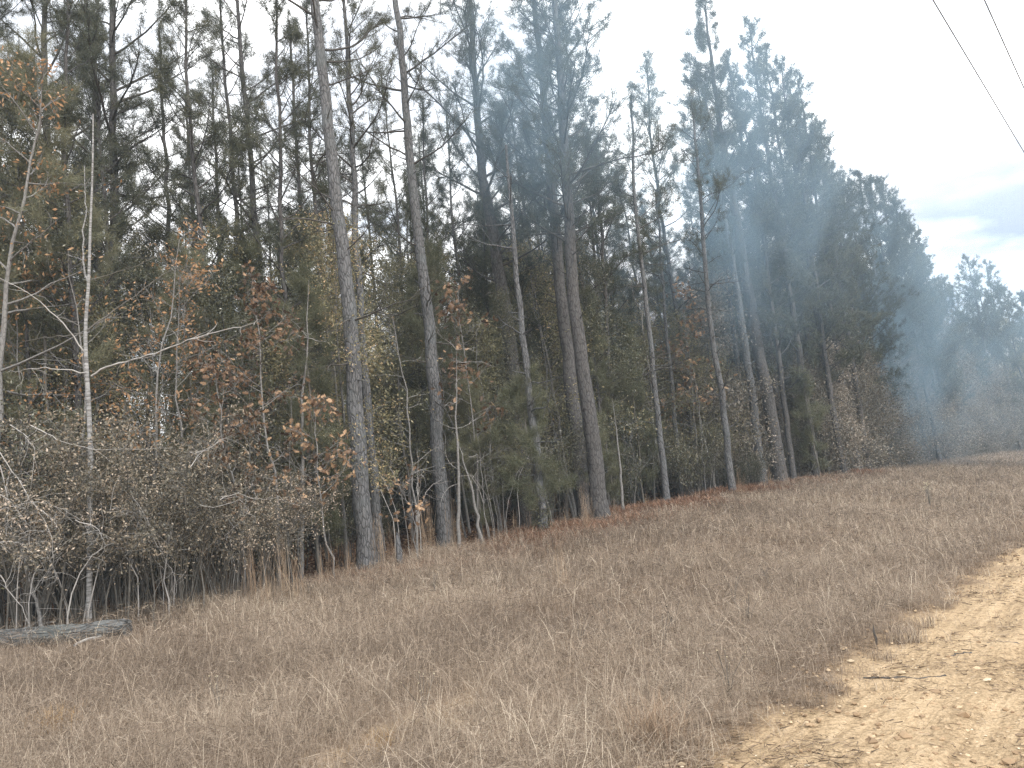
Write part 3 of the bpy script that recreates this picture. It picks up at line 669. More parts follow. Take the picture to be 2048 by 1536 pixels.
pxbranch(t, foot, [(170,705),(130,650),(90,610),(50,580),(0,556)], Yb, .010, M['pale_twig'], twigs=8, dY=-.4, seed=5)
pxbranch(t, foot, [(172,745),(120,738),(70,735),(30,745)], Yb, .009, M['pale_twig'], twigs=6, dY=-.3, seed=6)
pxbranch(t, foot, [(180,560),(230,545),(280,530),(330,500)], Yb, .008, M['brown_twig'], twigs=6, dY=.4, seed=7)
# grey deciduous trunk at the frame's left edge with orange leaves
foot, T, Yb = px_trunk([(-10,900),(0,700),(8,560),(24,470),(42,390),(60,330)], 11.5, 8.5)
rr = np.random.default_rng(620); tg, bg, lg = broadleaf(8, rr, r0=.075, nb=24, spread=1.9, cb=.35, nleaf=1000, leafL=.085, leafW=.038, trunkP=T, lev2=7, cl=.10)
t = thing('beech_tree', foot.tolist(), 'grey barked tree with hanging orange leaves cut by the left frame edge', 'tree')
link('trunk', merge([tg, bg]), M['bark_grey'], t, True); link('crown', lg, M['beech_leaf'], t)
# orange leaved saplings
def leaf_tree(name, cat, label, px, Y, H, seed, mats, **kw):
    p = at_ground(px, Y); r = np.random.default_rng(seed); tg, bg, lg = broadleaf(H, r, **kw)
    t = thing(name, p.tolist(), label, cat, None, r.uniform(0, 6.28))
    link('trunk', merge([tg, bg]), M[mats[0]], t, True); link('crown', lg, M[mats[2]], t); return t
BL = ('bark_grey', 'brown_twig', 'beech_leaf'); OK = ('bark_grey', 'brown_twig', 'oak_leaf')
leaf_tree('beech_sapling', 'sapling', 'orange leaved sapling between the birch and the upright dark pine', 290, 12.5, 6.2, 631, BL, r0=.03, nb=20, spread=1.3, cb=.3, nleaf=520, leafL=.09, leafW=.04, cl=.08)
leaf_tree('beech_sapling', 'sapling', 'orange leaved sapling left of the brown oak clusters', 400, 13.5, 5.6, 632, BL, r0=.03, nb=20, spread=1.3, cb=.45, nleaf=560, leafL=.08, leafW=.036, cl=.08)
leaf_tree('oak_sapling', 'sapling', 'oak sapling thick with big brown lobed leaves', 560, 13.5, 5.3, 633, OK, r0=.03, nb=26, spread=1.0, cb=.3, nleaf=837, leafL=.115, cl=.045, oak=True)
leaf_tree('oak_sapling', 'sapling', 'smaller brown leaved oak sapling left of the thick one', 490, 12.6, 3.9, 634, OK, r0=.022, nb=18, spread=.9, cb=.3, nleaf=378, leafL=.115, cl=.045, oak=True)
leaf_tree('oak_sapling', 'sapling', 'low brown leaved oak sapling in front of the thickest trunk', 672, 13.6, 3.1, 635, OK, r0=.02, nb=16, spread=.8, cb=.4, nleaf=310, leafL=.115, cl=.045, oak=True)
leaf_tree('oak_sapling', 'sapling', 'sparse oak sapling with rusty leaves right of the finely cracked pine', 960, 19, 6.4, 636, OK, r0=.03, nb=18, spread=1.1, cb=.35, nleaf=330, leafL=.16, cl=.10, oak=True)
leaf_tree('oak_sapling', 'sapling', 'small oak sapling with curled leaves between the two front pines', 835, 15.8, 1.7, 637, OK, r0=.012, nb=9, spread=.5, cb=.4, nleaf=60, leafL=.14, cl=.06, oak=True)
leaf_tree('oak_sapling', 'sapling', 'rusty leaved oak among the poles at the right of the wood', 1400, 28, 7.5, 638, OK, r0=.035, nb=20, spread=1.5, cb=.3, nleaf=450, leafL=.18, cl=.12, oak=True)
leaf_tree('beech_sapling', 'sapling', 'orange leaved sapling half behind the dark left pine', 60, 12.5, 5.5, 639, BL, r0=.03, nb=22, spread=1.5, cb=.25, nleaf=900, leafL=.08, leafW=.035, cl=.10)
# young soft pines
def yp(px, Y, k, sc, lb): 
    p = at_ground(px, Y); PR['young'][k].place((p[0], p[1], p[2]), lb, None, px * .01, sc)
yp(640, 15.2, 2, .95, 'tall young pine with soft pale green needles against the thickest front trunk')
yp(1082, 18.3, 1, 1.12, 'bushy young pine with long soft needles left of the big middle pine')
yp(965, 19.2, 0, .85, 'young soft needled pine between the grey pine and the pale snag')
yp(1640, 31, 0, .95, 'pale young pine at the edge of the grass right of the dark thick pine')
yp(1290, 25, 2, .9, 'young pine between the big middle pine and the pole pines')
yp(1215, 22, 1, .8, 'low young pine right beside the foot of the big middle pine')
# pale snag with leaf covered foot
foot, T, Y0 = px_trunk([(1086,1078),(1078,960),(1066,850),(1050,700),(1042,640),(1030,520),(1024,430)], None, 9.5)
tg, bgs, ng = pine(T, .105, .03, .9, 1, np.random.default_rng(650), nb=1, dens=0, dead=14, maxL=.5)
t = thing('dead_tree', foot.tolist(), 'slim pale dead trunk with leaves piled round its foot', 'dead tree')
link('trunk', merge([tg] + bgs), M['bark'], t, True)
lg = Geo(); r = np.random.default_rng(651); n = 900; a = r.uniform(0, 6.28, n); hgt = r.random(n) ** 1.6 * .95; q = .16 + (.95 - hgt) * .12
leaves(lg, np.stack([np.cos(a) * q * r.uniform(.6, 1.1, n), np.sin(a) * q * r.uniform(.6, 1.1, n), hgt], 1), rdir(n, r), .07, .03, r); link('ivy', lg, M['holly'], t)
# stump
p = ground_hit(806, 1140); tg = Geo(); z = np.linspace(-.05, .72, 9); r = np.random.default_rng(660)
Pp = np.stack([np.cumsum(r.normal(size=9) * .012) - .02 * z, np.cumsum(r.normal(size=9) * .012), z], 1)
tube(tg, Pp, [.075, .07, .065, .06, .06, .055, .05, .035, .004], 9)
t = thing('broken_stump', p.tolist(), 'thin broken snag standing in the grass between the two front pines', 'stump'); link('trunk', tg, M['bark'], t, True)

# small pale saplings at the front
def stem(pts, Y, w, lb, mat='bark_grey', seed=0, tw=8):
    foot, T, Y = px_trunk(pts, Y, 0.1); root = thing('bare_sapling', foot.tolist(), lb, 'sapling'); r = np.random.default_rng(seed)
    n = 16; seg = np.linalg.norm(np.diff(T, axis=0), axis=1); cum = np.concatenate([[0], np.cumsum(seg)]); hh = np.linspace(0, cum[-1], n)
    P = np.stack([np.interp(hh, cum, T[:, k]) for k in range(3)], 1); P[1:] += r.normal(size=(n - 1, 3)) * .012
    g = Geo(); tube(g, P, np.linspace(w * .5 * Y / FPX, .004, n), 6); link('trunk', g, M[mat], root, True)
    b = Geo()
    for k in range(tw):
        i = r.integers(4, n); Q = branch_path(P[i], r.uniform(0, 6.28), R(r.uniform(-10, 50)), r.uniform(.3, 1.1), r, 6, .1, .2); tube(b, Q, np.linspace(.006, .0018, 7), 3)
        for q in range(3):
            j = r.integers(2, 6); Q2 = branch_path(Q[j], r.uniform(0, 6.28), R(r.uniform(-20, 50)), r.uniform(.1, .35), r, 4, 0, .25); tube(b, Q2, np.linspace(.003, .0012, 5), 3)
    link('twigs', b, M['pale_twig' if tw > 9 else 'brown_twig'], root, True)
stem([(603,1112),(606,1000),(604,860),(612,700),(618,560)], 14.8, 11, 'lichen spotted sapling just left of the thickest front trunk', seed=1, tw=12)
stem([(918,1075),(918,960),(912,820),(914,700)], 17.5, 9, 'straight thin sapling right beside the finely cracked pine', seed=2, tw=12)
stem([(958,1062),(944,980),(926,920),(915,860)], 18.0, 9, 'leaning thin sapling crossing the straight one', seed=3)
stem([(92,1285),(85,1240),(68,1190),(50,1130),(35,1080)], 10.6, 9, 'pale leaning stem rising from behind the fallen log', seed=4, tw=12)
stem([(500,1180),(497,1000),(502,860),(500,780)], 14.4, 7, 'pencil thin sapling under the brown oak leaves', seed=5)
stem([(1245,1015),(1238,900),(1225,800)], 21.5, 7, 'thin sapling just right of the foot of the big middle pine', seed=6)

# ------------------------------------------------------------------ thicket at the left
r = np.random.default_rng(700)
tanspots = [(60,11.0,1.15,'leftmost one above the fallen log'),(170,11.3,1.2,'under the birch'),(270,11.6,1.25,'right of the birch'),(360,11.9,1.1,'left of the tall broomsedge'),(440,12.6,1.0,'under the brown oak leaves'),
            (530,13.4,.95,'left of the lichen spotted sapling'),(10,12.2,1.35,'behind the leftmost shrub'),(120,12.6,1.3,'behind the birch foot'),(230,12.6,1.35,'below the upright dark pine'),(330,13.4,1.3,'in the second row of the thicket'),(430,14.2,1.2,'in the back row below the paired pines')]
for k, (px, Y, sc, lb) in enumerate(tanspots):
    p = at_ground(px, Y); PR['tan'][k % 3].place((p[0], p[1], p[2]), 'tangled shrub with small tan leaves ' + lb, 'tan leafed shrubs of the thicket', k * 1.7, (sc, sc, sc * r.uniform(.95, 1.1)))
def pale_shrub(px, Y, H, rad, seed, lb, n=16):
    p = at_ground(px, Y); r = np.random.default_rng(seed); g, _ = shrub(r, H, rad, n, 0, arch=1.0, under=.3, thick=1.05)
    t = thing('bare_shrub', p.tolist(), lb, 'bare shrub'); link('stems', g, M['pale_twig'], t, True); return t, p
bs_t, bs_p = pale_shrub(30, 10.3, 1.75, 1.3, 1, 'bleached leafless shrub arching over the fallen log', 6)
for k, pts in enumerate([[(-30,860),(0,905),(30,950),(62,1000),(90,1040),(105,1085),(106,1130),(115,1160)], [(40,960),(62,1005),(95,1030),(118,1058)], [(-30,1030),(0,1020),(40,1008),(75,1003),(120,1015),(160,1040)],
        [(60,850),(99,869),(130,888),(191,898),(260,898),(342,896)], [(0,1150),(15,1180),(45,1215),(60,1250),(62,1272)], [(-20,980),(20,1000),(50,1040),(70,1060),(100,1065)], [(0,930),(20,1010),(10,1060),(30,1110)], [(150,1040),(190,1050),(210,1085),(205,1120)],
        [(20,850),(50,870),(70,900),(66,950),(52,1010)], [(-20,1090),(20,1080),(60,1100),(90,1140)]]):
    pxbranch(bs_t, bs_p, pts, 9.95 + .1 * (k % 4), .007, M['pale_twig'], twigs=16, dY=.2, seed=40 + k)
pale_shrub(150, 10.9, 1.6, 1.2, 2, 'bleached leafless shrub in front of the birch foot', 3)
bs_t, bs_p = pale_shrub(330, 11.6, 1.9, 1.2, 3, 'leafless twiggy shrub left of the tall broomsedge', 6)
for k, pts in enumerate([[(262,985),(275,1010),(300,1050),(320,1090),(325,1120)], [(270,1000),(290,1040),(305,1075),(340,1130),(352,1160),(340,1190)], [(400,1010),(430,1015),(480,1000),(500,1020),(480,1045),(450,1070)], [(380,905),(410,905),(440,880),(460,872)], [(380,935),(400,905),(432,888)], [(440,1000),(470,985),(520,1000),(560,995)]]):
    pxbranch(bs_t, bs_p, pts, 10.8 + .1 * (k % 4), .006, M['pale_twig'], twigs=14, dY=.3, seed=60 + k)
pale_shrub(470, 12.9, 1.7, 1.1, 4, 'leafless twiggy shrub right of the tall broomsedge', 8)
pale_shrub(830, 17.6, 2.6, 1.6, 5, 'pale leafless arching twigs between the two front pines', 8)
pale_shrub(1000, 19.0, 2.6, 1.6, 6, 'pale leafless arching twigs left of the bushy young pine', 7)
pale_shrub(1420, 27.5, 1.8, 1.6, 7, 'pale leafless twigs between the pole pines', 8)

# ------------------------------------------------------------------ fallen log and sticks
def lying(name, cat, lb, a, b, ra, rb, mat, lift=0, wob=.02, n=14, side=12, seed=0):
    r = np.random.default_rng(seed); a = np.array(a); b = np.array(b); t = np.linspace(0, 1, n)
    P = a[None] + (b - a)[None] * t[:, None] + np.concatenate([[[0, 0, 0]], np.cumsum(r.normal(size=(n - 1, 3)) * wob, 0)])
    rad = ra + (rb - ra) * t; P[:, 2] = zg(P[:, 0], P[:, 1]) + rad * .8 + lift
    if n > 20: P[:, 2] = np.convolve(np.pad(P[:, 2], 4, mode='edge'), np.ones(9) / 9, 'valid')
    base = P[0].copy(); g = Geo()
    if ra > .1:
        tf = np.linspace(0, n - 1, 130); tube(g, np.stack([np.interp(tf, np.arange(n), (P - base)[:, k]) for k in range(3)], 1), np.interp(tf, np.arange(n), rad * (1 + r.normal(size=n) * .06)), 26, cap=True, relief=.13, seed=4)
    else: tube(g, P - base, rad * (1 + r.normal(size=n) * .07), side, cap=True)
    o = link(name, g, mat, None, True); o.location = base; return tag(o, lb, cat)
p1 = ground_hit(262, 1272); p0 = ground_hit(-160, 1318)
lying('fallen_log', 'log', 'grey fallen pine log lying at the lower left under the thicket', p0, p1, .13, .11, M['log'], .03, .01, 26, 16, 3)
lying('fallen_branch', 'branch', 'bleached stick leaning on the near side of the fallen log', ground_hit(150, 1308), ground_hit(226, 1275), .018, .024, M['pale_twig'], .07, .012, 10, 6, 5)
for k, (a, b, lb) in enumerate([((1727,1358),(1895,1353),'long dark root like stick on the sand below the grass tufts'), ((1895,1316),(1958,1315),'short dark stick on the sand above the longest stick'),
                               ((1943,1283),(2046,1292),'dark stick at the right edge, highest of the three long sticks'), ((2010,1098),(2047,1090),'dark stick on the far sand at the right edge')]):
    lying('stick', 'stick', lb, ground_hit(*a), ground_hit(*b), .007, .012, M['twig'], -.002, .012, 14, 6, 50 + k)

# ------------------------------------------------------------------ power lines
p = None
def power_line(pa, pb, height, lb):
    d = ray(*pa); A = np.array([0, 0, CAMZ]) + d * (height / d[2])
    d2 = ray(*pb)                                  # same upright plane through A along the road direction
    n = np.array([N[0], N[1]]); t = (A[:2] @ n) / (d2[:2] @ n); B = np.array([0, 0, CAMZ]) + d2 * t
    u = B - A; s = np.linspace(-.9, 6, 90); P = A[None] + u[None] * s[:, None]; P[:, 2] += .02 * (s * (s - 1)) * 0.6
    g = Geo(); tube(g, P - P[0], .011, 6); o = link('power_line', g, M['wire'], None, True); o.location = P[0]; tag(o, lb, 'power line', 'overhead power lines')
    return A, B
print('PL', power_line((1866, 0), (2048, 304), 7.5, 'overhead cable crossing the upper right sky, the left one of two'))
print('PL', power_line((1969, 0), (2048, 176), 7.5, 'overhead cable crossing the upper right sky, the right one of two'))

# ------------------------------------------------------------------ grass
def blades(g, B, az, h, bend, w, tone, seg=3):
    n = len(B); t = np.array([0, .38, .72, 1.0]) if seg == 3 else np.array([0, .55, 1.0])
    hz = np.stack([np.cos(az), np.sin(az), np.zeros(n)], 1); S = np.stack([-np.sin(az), np.cos(az), np.zeros(n)], 1)
    tw = rng.uniform(-1, 1, n)[:, None]; S = unit(S + hz * tw)
    P = B[:, None] + hz[:, None] * (h * bend)[:, None, None] * (t ** 1.8)[None, :, None] + np.array([0, 0, 1.])[None, None] * (h[:, None] * (t[None] - .55 * np.minimum(bend, 1.2)[:, None] * t[None] ** 2.2))[:, :, None]
    ww = w[:, None] * (1 - t[None, :-1] * .45)
    L = P[:, :-1] - S[:, None] * ww[:, :, None] * .5; Rr = P[:, :-1] + S[:, None] * ww[:, :, None] * .5
    m = len(t) - 1; V = np.concatenate([L, Rr, P[:, -1:]], 1); k = 2 * m + 1
    base = (np.arange(n) * k)[:, None]
    for j in range(m - 1):
        g.f.append(g.n + base + np.array([[j, m + j, m + j + 1, j + 1]]))
    g.f.append(g.n + base + np.array([[m - 1, 2 * m - 1, 2 * m]]))
    g.v.append(V.reshape(-1, 3)); g.a.append(np.repeat(tone, k)); g.n += n * k
def grass_band(g, y0, y1, dens, seed):
    r = np.random.default_rng(seed)
    # tuft centres in the band y0..y1
    W0, W1 = W_ROAD - .6, 13.0
    x0, x1 = -y1 * .76 - 1, y1 * .76 + 1
    n = int((x1 - x0) * (y1 - y0) * dens / 7)
    x = r.uniform(x0, x1, n); y = r.uniform(y0, y1, n); s, w = sw(x, y)
    keep = (w > W0) & (w < W1) & (np.abs(x) < y * .74 + .8); x, y, s, w = x[keep], y[keep], s[keep], w[keep]
    sm = sandmask(s, w); nz = fbm(s * 1.1, w * 1.1, 41, 3); keep = r.random(len(x)) < (1 - sm * .985) * sstep(.16, .46, nz + .12) * (1 - .55 * sstep(12, 13, w)) * (1 - .75 * sstep(10.4, 11.2, w) * sstep(12, 15, s) * (1 - sstep(32, 40, s)))
    x, y, s, w, nz = x[keep], y[keep], s[keep], w[keep], nz[keep]
    LA, LB = ground_hit(-160, 1318), ground_hit(262, 1272); ld = (LB - LA)[:2]; tt_ = np.clip(((x - LA[0]) * ld[0] + (y - LA[1]) * ld[1]) / (ld @ ld), 0, 1)
    near = np.hypot(x - LA[0] - tt_ * ld[0], y - LA[1] - tt_ * ld[1]); nearlog = sstep(.15, 1.5, near)
    n = len(x); k = 7; th = (.15 + .20 * fbm(s * .45, w * .45, 51, 3)) * (1 + .35 * sstep(8, 11, w)) * (.55 + .45 * sstep(W_ROAD - .2, W_ROAD + 1.0, w)) * r.uniform(.7, 1.25, n) * (.32 + .68 * nearlog)
    taz = r.uniform(0, 6.28, n); tt = r.random(n)
    rep = lambda a: np.repeat(a, k)
    m = n * k; spread = .028 + .0012 * rep(y)
    bx = rep(x) + r.normal(size=m) * spread; by = rep(y) + r.normal(size=m) * spread
    h = rep(th) * r.uniform(.55, 1.3, m); az = rep(taz) + r.normal(size=m) * 1.5
    bend = np.abs(r.normal(size=m)) * .85 + .2
    tone = np.clip(.40 * rep(tt) + .45 * r.random(m) + .42 * (fbm(rep(s) * .5, rep(w) * .5, 61, 3) - .4), 0, 1)
    wd = np.maximum(.0020, .00036 * rep(y)) * r.uniform(.55, 1.6, m)
    B = np.stack([bx, by, zg(bx, by) - .01], 1)
    blades(g, B, az, h * 1.15, bend, wd, tone, 3 if y1 < 14 else 2)
def thatch(g, n, seed):
    r = np.random.default_rng(seed); y = 3.3 + 60 * r.random(n) ** 1.9; x = r.uniform(-.76, .76, n) * y; s, w = sw(x, y)
    keep = (w > W_ROAD - .3) & (w < 12.3) & (r.random(n) > sandmask(s, w) * 1.6); x, y, s, w = x[keep], y[keep], s[keep], w[keep]; n = len(x)
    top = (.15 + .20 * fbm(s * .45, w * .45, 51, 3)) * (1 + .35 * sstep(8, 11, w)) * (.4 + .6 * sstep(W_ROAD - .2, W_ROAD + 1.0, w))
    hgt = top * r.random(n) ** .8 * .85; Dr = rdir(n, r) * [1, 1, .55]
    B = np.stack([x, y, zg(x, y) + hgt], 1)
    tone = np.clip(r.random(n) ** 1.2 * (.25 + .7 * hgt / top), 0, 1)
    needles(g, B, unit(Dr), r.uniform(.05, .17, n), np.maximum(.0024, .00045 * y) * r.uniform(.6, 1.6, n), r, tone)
g = Geo()
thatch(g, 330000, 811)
for k, (a, b, d) in enumerate([(3.2, 6, 3600), (6, 9, 2300), (9, 14, 1200), (14, 22, 560), (22, 36, 290), (36, 62, 110), (62, 120, 36)]): grass_band(g, a, b, d, 800 + k)
print('grass verts', g.n)
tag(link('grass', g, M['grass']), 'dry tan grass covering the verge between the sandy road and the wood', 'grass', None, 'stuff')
# fine, long arching stalks over the grass
g = Geo(); r = np.random.default_rng(820); n = 13000
y = 3.5 + 30 * r.random(n) ** 1.6; x = r.uniform(-.74, .74, n) * y; s, w = sw(x, y); keep = (w > W_ROAD + .2) & (w < 12.2) & (r.random(n) > sandmask(s, w)); x, y = x[keep], y[keep]; n = len(x)
blades(g, np.stack([x, y, zg(x, y)], 1), r.uniform(0, 6.28, n), r.uniform(.26, .55, n), r.uniform(.2, 1.5, n), np.maximum(.0028, .00045 * y), r.uniform(.65, 1.1, n), 3)
tag(link('grass_stalks', g, M['grass']), 'pale arching stalks standing out of the dry grass', 'grass', None, 'stuff')
# reddish pine straw and low sedge along the foot of the wood
g = Geo(); r = np.random.default_rng(830); n = 90000
s = r.uniform(8, 36, n); w = 11.35 + r.normal(size=n) * .7; keep = fbm(s * .5, w * .5, 71, 3) > .40; s, w = s[keep], w[keep]; n = len(s); x, y = xy(s, w)
blades(g, np.stack([x, y, zg(x, y) + r.random(n) * .22 * sstep(12, 15, s) * sstep(.4, .6, fbm(s * .5, w * .5, 71, 3))], 1), r.uniform(0, 6.28, n), r.uniform(.10, .36, n), r.uniform(.5, 1.7, n), np.maximum(.004, .0005 * y), r.random(n), 2)
tag(link('pine_straw', g, M['straw']), 'rust coloured fallen needles heaped along the foot of the wood', 'pine straw', None, 'stuff')

# tall broomsedge clumps
def clump_geo(r, n=34, H=1.15, sp=.12, lean=.18):
    g = Geo(); a = r.uniform(0, 6.28, n); q = r.random(n) * sp
    B = np.stack([np.cos(a) * q, np.sin(a) * q, np.full(n, -.02)], 1)
    la = r.uniform(0, 6.28); az = la + r.normal(size=n) * 1.2; h = H * r.uniform(.55, 1.1, n)
    blades(g, B, az, h, np.abs(r.normal(size=n)) * lean + .03, r.uniform(.003, .006, n), r.random(n), 3)
    m = n * 5; idx = r.integers(0, n, m); t = r.uniform(.3, .98, m); P = B[idx].copy(); P[:, 2] += h[idx] * t * .95
    P[:, 0] += np.cos(az[idx]) * h[idx] * .10 * t ** 1.8; P[:, 1] += np.sin(az[idx]) * h[idx] * .10 * t ** 1.8
    needles(g, P, unit(rdir(m, r) * .35 + np.array([0, 0, 1.])), .09, .0032, r)
    b = 40; blades(g, r.normal(size=(b, 3)) * [.08, .08, 0], r.uniform(0, 6.28, b), r.uniform(.2, .45, b), r.uniform(.5, 1.4, b), np.full(b, .005), r.random(b), 3)
    return g
CL = [Proto('broomsedge_clump', 'grass clump', [('stalks', clump_geo(np.random.default_rng(840 + k), n, h), M['sedge'], False)]) for k, (n, h) in enumerate([(34, 1.25), (22, 1.0), (14, .8), (42, 1.4)])]
SED = [(398,1205,3),(420,1215,0),(455,1205,1),(505,1215,0),(535,1225,1),(572,1205,3),(598,1215,1),(650,1180,2),(665,1178,1),(690,1170,2),(705,1160,2),(745,1150,0),(765,1140,0),(785,1135,1),(830,1125,1),(850,1120,0),(865,1112,0),(905,1105,0),(925,1100,1),(960,1085,1),(985,1078,2),(1010,1075,1),(1035,1070,2),(1060,1066,2),(1130,1068,2),(1175,1070,0),(1182,1062,1),(1230,1050,2),(1300,1030,2),(1480,1000,0),(1492,998,1),(1540,985,1),(1575,978,2),(1640,962,1),(1690,950,2),(1740,942,1),(1800,932,2),(1180,1010,0),(440,1190,2),(530,1180,2),(345,1235,2),(1125,1180,2)]
def sedge_label(px, size):
    sz = ['tall full', 'medium', 'short thin', 'tallest bushy'][size]
    z = 'in front of the left thicket' if px < 640 else 'before the thickest front trunk' if px < 800 else 'at the foot of the finely cracked pine' if px < 950 else 'near the piled leaves of the pale snag' if px < 1150 else 'by the big middle pine' if px < 1400 else 'along the right part of the wood edge'
    return f'{sz} rust tan broomsedge clump {z}', f'{sz} broomsedge clumps {z}'
for k, (px, py, c) in enumerate(SED):
    p = ground_hit(px, py); lb, gp = sedge_label(px, c); CL[c].place(p.tolist(), lb, gp, k * 2.1, rng.uniform(.85, 1.1))

# golden tufts, tufts on the sand
def tuft_obj(px, py, n, h, mat, lb, name='grass_tuft', seed=0, bend=1.0, sp=.05, wd=.003):
    r = np.random.default_rng(seed); p = ground_hit(px, py); g = Geo()
    B = r.normal(size=(n, 3)) * [sp, sp, 0]; blades(g, B, r.uniform(0, 6.28, n), h * r.uniform(.5, 1.1, n), np.abs(r.normal(size=n)) * bend * .6 + .15, np.full(n, wd), r.random(n), 3)
    o = link(name, g, M[mat]); o.location = p; tag(o, lb, 'grass tuft')
tuft_obj(110, 1470, 260, .26, 'gold', 'golden feathery tuft in the lower left grass', seed=1, sp=.09)
tuft_obj(775, 1500, 160, .16, 'gold', 'small golden tuft at the bottom beside the bare sand patch', seed=2, sp=.06)
tuft_obj(1310, 1500, 320, .42, 'sedge', 'large arching tussock at the bottom near the sandy road', seed=3, sp=.10)
tuft_obj(1340, 1400, 200, .30, 'grass', 'round tussock just above the large arching one', seed=4, sp=.08)
for k, (px, py, n, h, lb) in enumerate([(1678,1328,26,.16,'stiff forked tuft alone on the sandy bank'), (1748,1318,60,.10,'low green grey tuft on the sand, left of the dark stem'), (1775,1325,50,.12,'low tuft on the sand, right beside the first low one'),
        (1795,1290,150,.20,'straw coloured tuft below the dark upright stem'), (1830,1285,150,.20,'straw coloured tuft right of the dark upright stem'), (1850,1255,90,.18,'upper straw coloured tuft on the sand edge'), (1765,1382,18,.11,'tiny tuft below the longest stick'),
        (1660,1390,40,.09,'flat tuft on the sand left of the longest stick'), (1640,1410,30,.08,'sparse tuft at the foot of the sandy bank')]):
    tuft_obj(px, py, n, h, 'grass', lb, seed=10 + k, bend=.6, sp=.05)
p = ground_hit(1753, 1290); g = Geo(); tube(g, [[0, 0, -.02], [.004, 0, .05], [-.006, 0, .11], [0, 0, .17]], [.008, .012, .009, .002], 6); o = link('dead_weed', g, M['twig']); o.location = p; tag(o, 'dark upright dead weed stalk at the grass edge above the sand', 'weed')

# weeds with dark seed heads and with cream ones
def ico(g, c, rd, a=None):
    ph = (1 + 5 ** .5) / 2; V = np.array([[-1, ph, 0], [1, ph, 0], [-1, -ph, 0], [1, -ph, 0], [0, -1, ph], [0, 1, ph], [0, -1, -ph], [0, 1, -ph], [ph, 0, -1], [ph, 0, 1], [-ph, 0, -1], [-ph, 0, 1]]) / 1.9
    F = [[0, 11, 5], [0, 5, 1], [0, 1, 7], [0, 7, 10], [0, 10, 11], [1, 5, 9], [5, 11, 4], [11, 10, 2], [10, 7, 6], [7, 1, 8], [3, 9, 4], [3, 4, 2], [3, 2, 6], [3, 6, 8], [3, 8, 9], [4, 9, 5], [2, 4, 11], [6, 2, 10], [8, 6, 7], [9, 8, 1]]
    g.add(V * rd + c, F, a)
def weed(heads, head_mat, hr, name, cat, seed, H):
    r = np.random.default_rng(seed); sg = Geo(); hs = []
    for k in range(heads):
        hg = Geo(); hs.append(('seed_head', hg, M[head_mat], False))
        a = r.uniform(0, 6.28); q = r.uniform(0, .16); h = H * r.uniform(.65, 1); e = np.array([math.cos(a) * q, math.sin(a) * q, h])
        tube(sg, [[0, 0, 0], [e[0] * .3, e[1] * .3, h * .5], e], [.003, .0022, .0014], 3); ico(hg, e, hr * r.uniform(.7, 1.2), r.random())
    return Proto(name, cat, [('stem', sg, M['brown_twig'], False), *hs])
WD = weed(3, 'seed', .006, 'seed_head_weed', 'weed', 1, .42); WC = weed(7, 'cream', .005, 'cream_weed', 'weed', 2, .36); WC2 = weed(40, 'cream', .014, 'cream_weed', 'weed', 3, .9)
for k, (px, py) in enumerate([(1220,1230),(1350,1240),(1330,1270),(1160,1270),(1470,1180),(1540,1150)]):
    WD.place(ground_hit(px, py + 30).tolist(), 'thin weed with round black seed heads in the middle of the verge', 'black headed weeds', k, 1)
for k, (px, py) in enumerate([(120,1330),(310,1265),(620,1200),(280,1240),(870,1190),(1500,1260),(850,1450),(440,1445),(1460,1400)]):
    WC.place(ground_hit(px, py).tolist(), 'small dried weed dotted with cream seed heads in the grass', 'cream headed weeds', k, 1)
WC2.place(ground_hit(1862, 1020).tolist(), 'taller dried weed with cream heads standing alone in the far grass at right', None, 0, .8)

# pebbles, twigs and straw strewn over the sand
g = Geo(); r = np.random.default_rng(900); n = 2600
y = 3.6 + 18 * r.random(n) ** 1.8; x = y * r.uniform(.0, .8, n); s, w = sw(x, y); keep = (w < 2.9) & (w > -2.6) & (fbm(s * 1.3, w * 1.3, 91, 3) > .42); x, y = x[keep], y[keep]
for a, b in zip(x, y):
    q = Geo(); rd = r.uniform(.004, .011) * (1 + (r.random() < .06) * 1.2); ico(q, np.zeros(3), rd); V = q.v[0] * (1 + r.normal(size=(12, 1)) * .18) * np.array([r.uniform(.8, 1.5), 1, .55]); g.add(V + [a, b, float(zg(a, b)) + .016], q.f[0], r.random())
g.n and None
tag(link('pebbles', g, M['stone']), 'small pale pebbles scattered over the sandy road', 'pebbles', None, 'stuff')
g = Geo(); n = 3600
y = 3.6 + 16 * r.random(n) ** 1.8; x = y * r.uniform(.0, .8, n); s, w = sw(x, y); keep = (w < 2.7) & (w > -2.6) & (fbm(s * 1.1, w * 1.1, 97, 3) > .5); x, y = x[keep], y[keep]
for a, b in zip(x, y):
    q = Geo(); ico(q, np.zeros(3), r.uniform(.006, .016) * (1 + (r.random() < .08) * 1.2)); V = q.v[0] * (1 + r.normal(size=(12, 1)) * .25) * np.array([r.uniform(.8, 1.5), r.uniform(.8, 1.5), .7]); g.add(V + [a, b, float(zg(a, b)) + .014], q.f[0], r.random() * .8)
tag(link('sand_clods', g, M['clod']), 'crumbled clods of sandy soil on the road', 'clods', None, 'stuff')
g = Geo(); n = 60000
y = 3.6 + 22 * r.random(n) ** 1.7; x = y * r.uniform(-.1, .85, n); s, w = sw(x, y); keep = (w < 3.2) & (w > -2.6) & (r.random(n) < .12 + 1.1 * sstep(.45, .66, fbm(s * 1.6, w * 1.6, 93, 4))); x, y = x[keep], y[keep]; n = len(x)
az = r.uniform(0, 6.28, n); Dr = np.stack([np.cos(az), np.sin(az), r.normal(size=n) * .10], 1)
